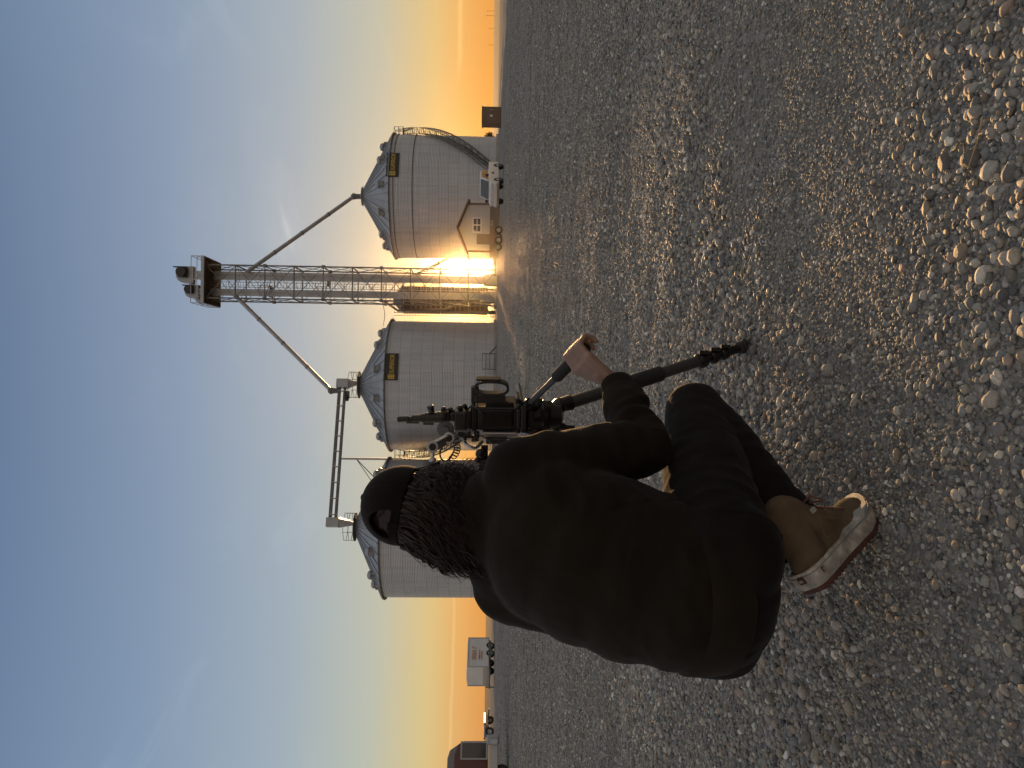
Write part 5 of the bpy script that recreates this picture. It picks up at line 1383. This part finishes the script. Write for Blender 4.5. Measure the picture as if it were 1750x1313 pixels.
def gravel():
    pm = pebble_material()
    shapes = bpy.data.collections.new('pebble_shapes')
    NV = 12
    for i in range(NV):
        bm = bmesh.new(); bmesh.ops.create_icosphere(bm, subdivisions=3 if i < 8 else 2, radius=1.0)
        r2 = random.Random(100 + i); off = V((r2.uniform(-50, 50), r2.uniform(-50, 50), r2.uniform(-50, 50)))
        cuts = [(V((r2.gauss(0, 1), r2.gauss(0, 1), r2.gauss(0, 1))).normalized(), r2.uniform(0.62, 0.86)) for _ in range(r2.randint(2, 6))]
        for v_ in bm.verts:
            d = v_.co.normalized(); r_ = 1 + 0.20 * noise.noise(d * 0.9 + off) + 0.07 * noise.noise(d * 2.4 + off)
            p = d * r_
            for n_, h in cuts:          # worn flats
                e = p.dot(n_) - h
                if e > 0: p -= n_ * e * (0.75 if i < 9 else 0.95)
            v_.co = p
        me = bpy.data.meshes.new('pebble'); bm.to_mesh(me); bm.free(); me.materials.append(pm)
        me.polygons.foreach_set('use_smooth', [True] * len(me.polygons))
        o = bpy.data.objects.new('pebble_%02d' % i, me); shapes.objects.link(o)
    P, Rr, Sc, Cc, Ix = [], [], [], [], []
    palette = np.array([(0.20, 0.19, 0.17), (0.26, 0.245, 0.22), (0.16, 0.155, 0.15), (0.32, 0.30, 0.27), (0.30, 0.265, 0.215), (0.24, 0.20, 0.155),
                        (0.11, 0.11, 0.115), (0.46, 0.43, 0.38), (0.27, 0.21, 0.175), (0.19, 0.20, 0.205), (0.56, 0.53, 0.48)])
    pw = np.array([18, 18, 12, 12, 8, 7, 6, 5, 4, 7, 2.0]); pw = pw / pw.sum()
    g1 = rng.uniform(-9, 9, (14, 3))
    def patch(x, y, sc):
        v_ = np.zeros_like(x)
        for a, b, c in g1: v_ += np.sin(sc * (a * .35 * x + b * .35 * y) + c)
        return v_ / 3.0                      # about -1.5 .. 1.5
    def scatter(y0, y1, per_m2, r0, r1, power, sink, thr=None, sc=1.0, margin=1.1):
        half = lambda y: 0.62 * y + margin
        area = (0.62 * (y1 * y1 - y0 * y0) + 2 * margin * (y1 - y0))
        n = int(area * per_m2)
        y = np.sqrt(rng.uniform(0, 1, n) * (y1 * y1 - y0 * y0) + y0 * y0); x = rng.uniform(-1, 1, n) * half(y)
        pv = patch(x, y, sc)
        if thr is not None:
            keep = pv + rng.normal(0, 0.35, n) > thr; x, y, pv = x[keep], y[keep], pv[keep]
        n = len(x); r_ = r0 + (r1 - r0) * rng.uniform(0, 1, n) ** power
        flat = rng.uniform(0.50, 0.85, n); el_ = rng.uniform(0.70, 1.0, n)
        s_ = np.stack([r_ * rng.uniform(0.95, 1.25, n), r_ * el_, r_ * flat], 1)
        rot = np.stack([rng.normal(0, 0.28, n), rng.normal(0, 0.28, n), rng.uniform(0, 6.283, n)], 1)
        z = gz(x, y) + r_ * flat * sink
        col = palette[rng.choice(len(palette), n, p=pw)] * rng.uniform(0.75, 1.45, (n, 1)) * np.stack([rng.uniform(0.97, 1.05, n), np.ones(n), rng.uniform(0.93, 1.03, n)], 1)
        P.append(np.stack([x, y, z], 1)); Rr.append(rot); Sc.append(s_); Cc.append(col); Ix.append(rng.integers(0, NV, n))
    # bed of fine chips, then pebbles, then single stones
    scatter(0.85, 2.3, 15000, 0.0022, 0.0062, 1.3, 0.25)
    scatter(0.85, 2.3, 3800, 0.0056, 0.0110, 1.4, 0.38, -0.8, 1.0)
    scatter(0.85, 2.3, 850, 0.0100, 0.0155, 1.5, 0.42, -0.6, 1.0)
    scatter(0.85, 2.3, 120, 0.0140, 0.0195, 1.7, 0.40, -0.7, 1.0)
    scatter(2.3, 4.6, 5200, 0.0036, 0.0078, 1.2, 0.30)
    scatter(2.3, 4.6, 2300, 0.0065, 0.0130, 1.3, 0.40, -0.8, 1.0)
    scatter(2.3, 4.6, 520, 0.0110, 0.0175, 1.5, 0.45, -0.5, 1.0)
    scatter(4.6, 9.0, 1700, 0.0060, 0.0120, 1.3, 0.35, None)
    scatter(4.6, 9.0, 260, 0.0110, 0.0190, 1.6, 0.45, -0.1, 1.0)
    scatter(9.0, 18.0, 420, 0.0080, 0.0170, 1.4, 0.40, None)
    scatter(18.0, 45.0, 60, 0.0110, 0.0230, 1.4, 0.40, None)
    P_, R_, S_, C_, I_ = map(np.concatenate, (P, Rr, Sc, Cc, Ix))
    n = len(P_); print('pebbles', n)
    me = bpy.data.meshes.new('gravel'); me.vertices.add(n); me.vertices.foreach_set('co', P_.astype(np.float32).ravel())
    for nm, typ, arr in (('rot', 'FLOAT_VECTOR', R_), ('scl', 'FLOAT_VECTOR', S_)):
        a = me.attributes.new(nm, typ, 'POINT'); a.data.foreach_set('vector', arr.astype(np.float32).ravel())
    a = me.attributes.new('idx', 'INT', 'POINT'); a.data.foreach_set('value', I_.astype(np.int32))
    a = me.attributes.new('col', 'FLOAT_COLOR', 'POINT'); a.data.foreach_set('color', np.concatenate([C_, np.ones((n, 1))], 1).astype(np.float32).ravel())
    me.update()
    o = bpy.data.objects.new('gravel', me); COL.objects.link(o)
    tag(o, None, None, None, 'stuff')
    ng = bpy.data.node_groups.new('scatter_pebbles', 'GeometryNodeTree')
    ng.interface.new_socket('Geometry', in_out='INPUT', socket_type='NodeSocketGeometry'); ng.interface.new_socket('Geometry', in_out='OUTPUT', socket_type='NodeSocketGeometry')
    N, L = ng.nodes, ng.links
    gi, go = N.new('NodeGroupInput'), N.new('NodeGroupOutput')
    ci = N.new('GeometryNodeCollectionInfo'); ci.inputs['Collection'].default_value = shapes; ci.inputs['Separate Children'].default_value = True; ci.inputs['Reset Children'].default_value = True
    ip = N.new('GeometryNodeInstanceOnPoints'); ip.inputs['Pick Instance'].default_value = True
    def attr(nm, typ):
        q = N.new('GeometryNodeInputNamedAttribute'); q.data_type = typ; q.inputs['Name'].default_value = nm; return q.outputs[0]
    er = N.new('FunctionNodeEulerToRotation'); L.new(attr('rot', 'FLOAT_VECTOR'), er.inputs[0])
    L.new(gi.outputs[0], ip.inputs['Points']); L.new(ci.outputs[0], ip.inputs['Instance']); L.new(attr('idx', 'INT'), ip.inputs['Instance Index'])
    L.new(er.outputs[0], ip.inputs['Rotation']); L.new(attr('scl', 'FLOAT_VECTOR'), ip.inputs['Scale']); L.new(ip.outputs[0], go.inputs[0])
    md = o.modifiers.new('pebbles', 'NODES'); md.node_group = ng
gravel()
# dry straw lying on the stones at the lower right
straw = material('dry_straw', (0.30, 0.22, 0.10), 0.8, 0, 0.2, 20)
for i, pts in enumerate((((1636, 258), (1652, 253), (1664, 246)), ((1658, 268), (1668, 254), (1676, 246)), ((1690, 200), (1693, 240), (1686, 290)), ((1682, 238), (1696, 230), (1712, 228)), ((1550, 30), (1560, 14), (1566, 0)))):
    mb = MB(); ps = []
    for j, (x_, y_) in enumerate(pts):
        p = gpt(x_, y_); ps.append(p + V((0, 0, float(gz(p.x, p.y)) + 0.008 + 0.010 * j)))
    mb.tube(ps, [0.0012, 0.0010, 0.0005], 6)
    tag(mb.build('straw', straw), ('short bent straw, lowest of the tuft on the pebbles', 'straight upright straw of the tuft on the pebbles', 'long dark straw lying along the pebbles', 'thin curved straw at the top of the tuft', 'lone straw on the pebbles by the right edge')[i], 'straw', 'dry straws among the pebbles')

# ------------------------------------------------------------------ thin haze, its scatter shaped to imitate bloom round the sun
mb = MB(); mb.box((0, 0, 19.3), (1440, 1440, 41.0))
hm = bpy.data.materials.new('bloom_haze'); hm.use_nodes = True
t = NT(hm.node_tree); t.n.clear()
pv = t.new('ShaderNodeVolumePrincipled'); pv.inputs['Color'].default_value = (0.93, 0.80, 0.62, 1); pv.inputs['Density'].default_value = 0.00006; pv.inputs['Anisotropy'].default_value = 0.965
ou = t.new('ShaderNodeOutputMaterial'); t.l.new(pv.outputs[0], ou.inputs['Volume'])
hz_o = mb.build('haze', hm); hz_o['kind'] = 'stuff'
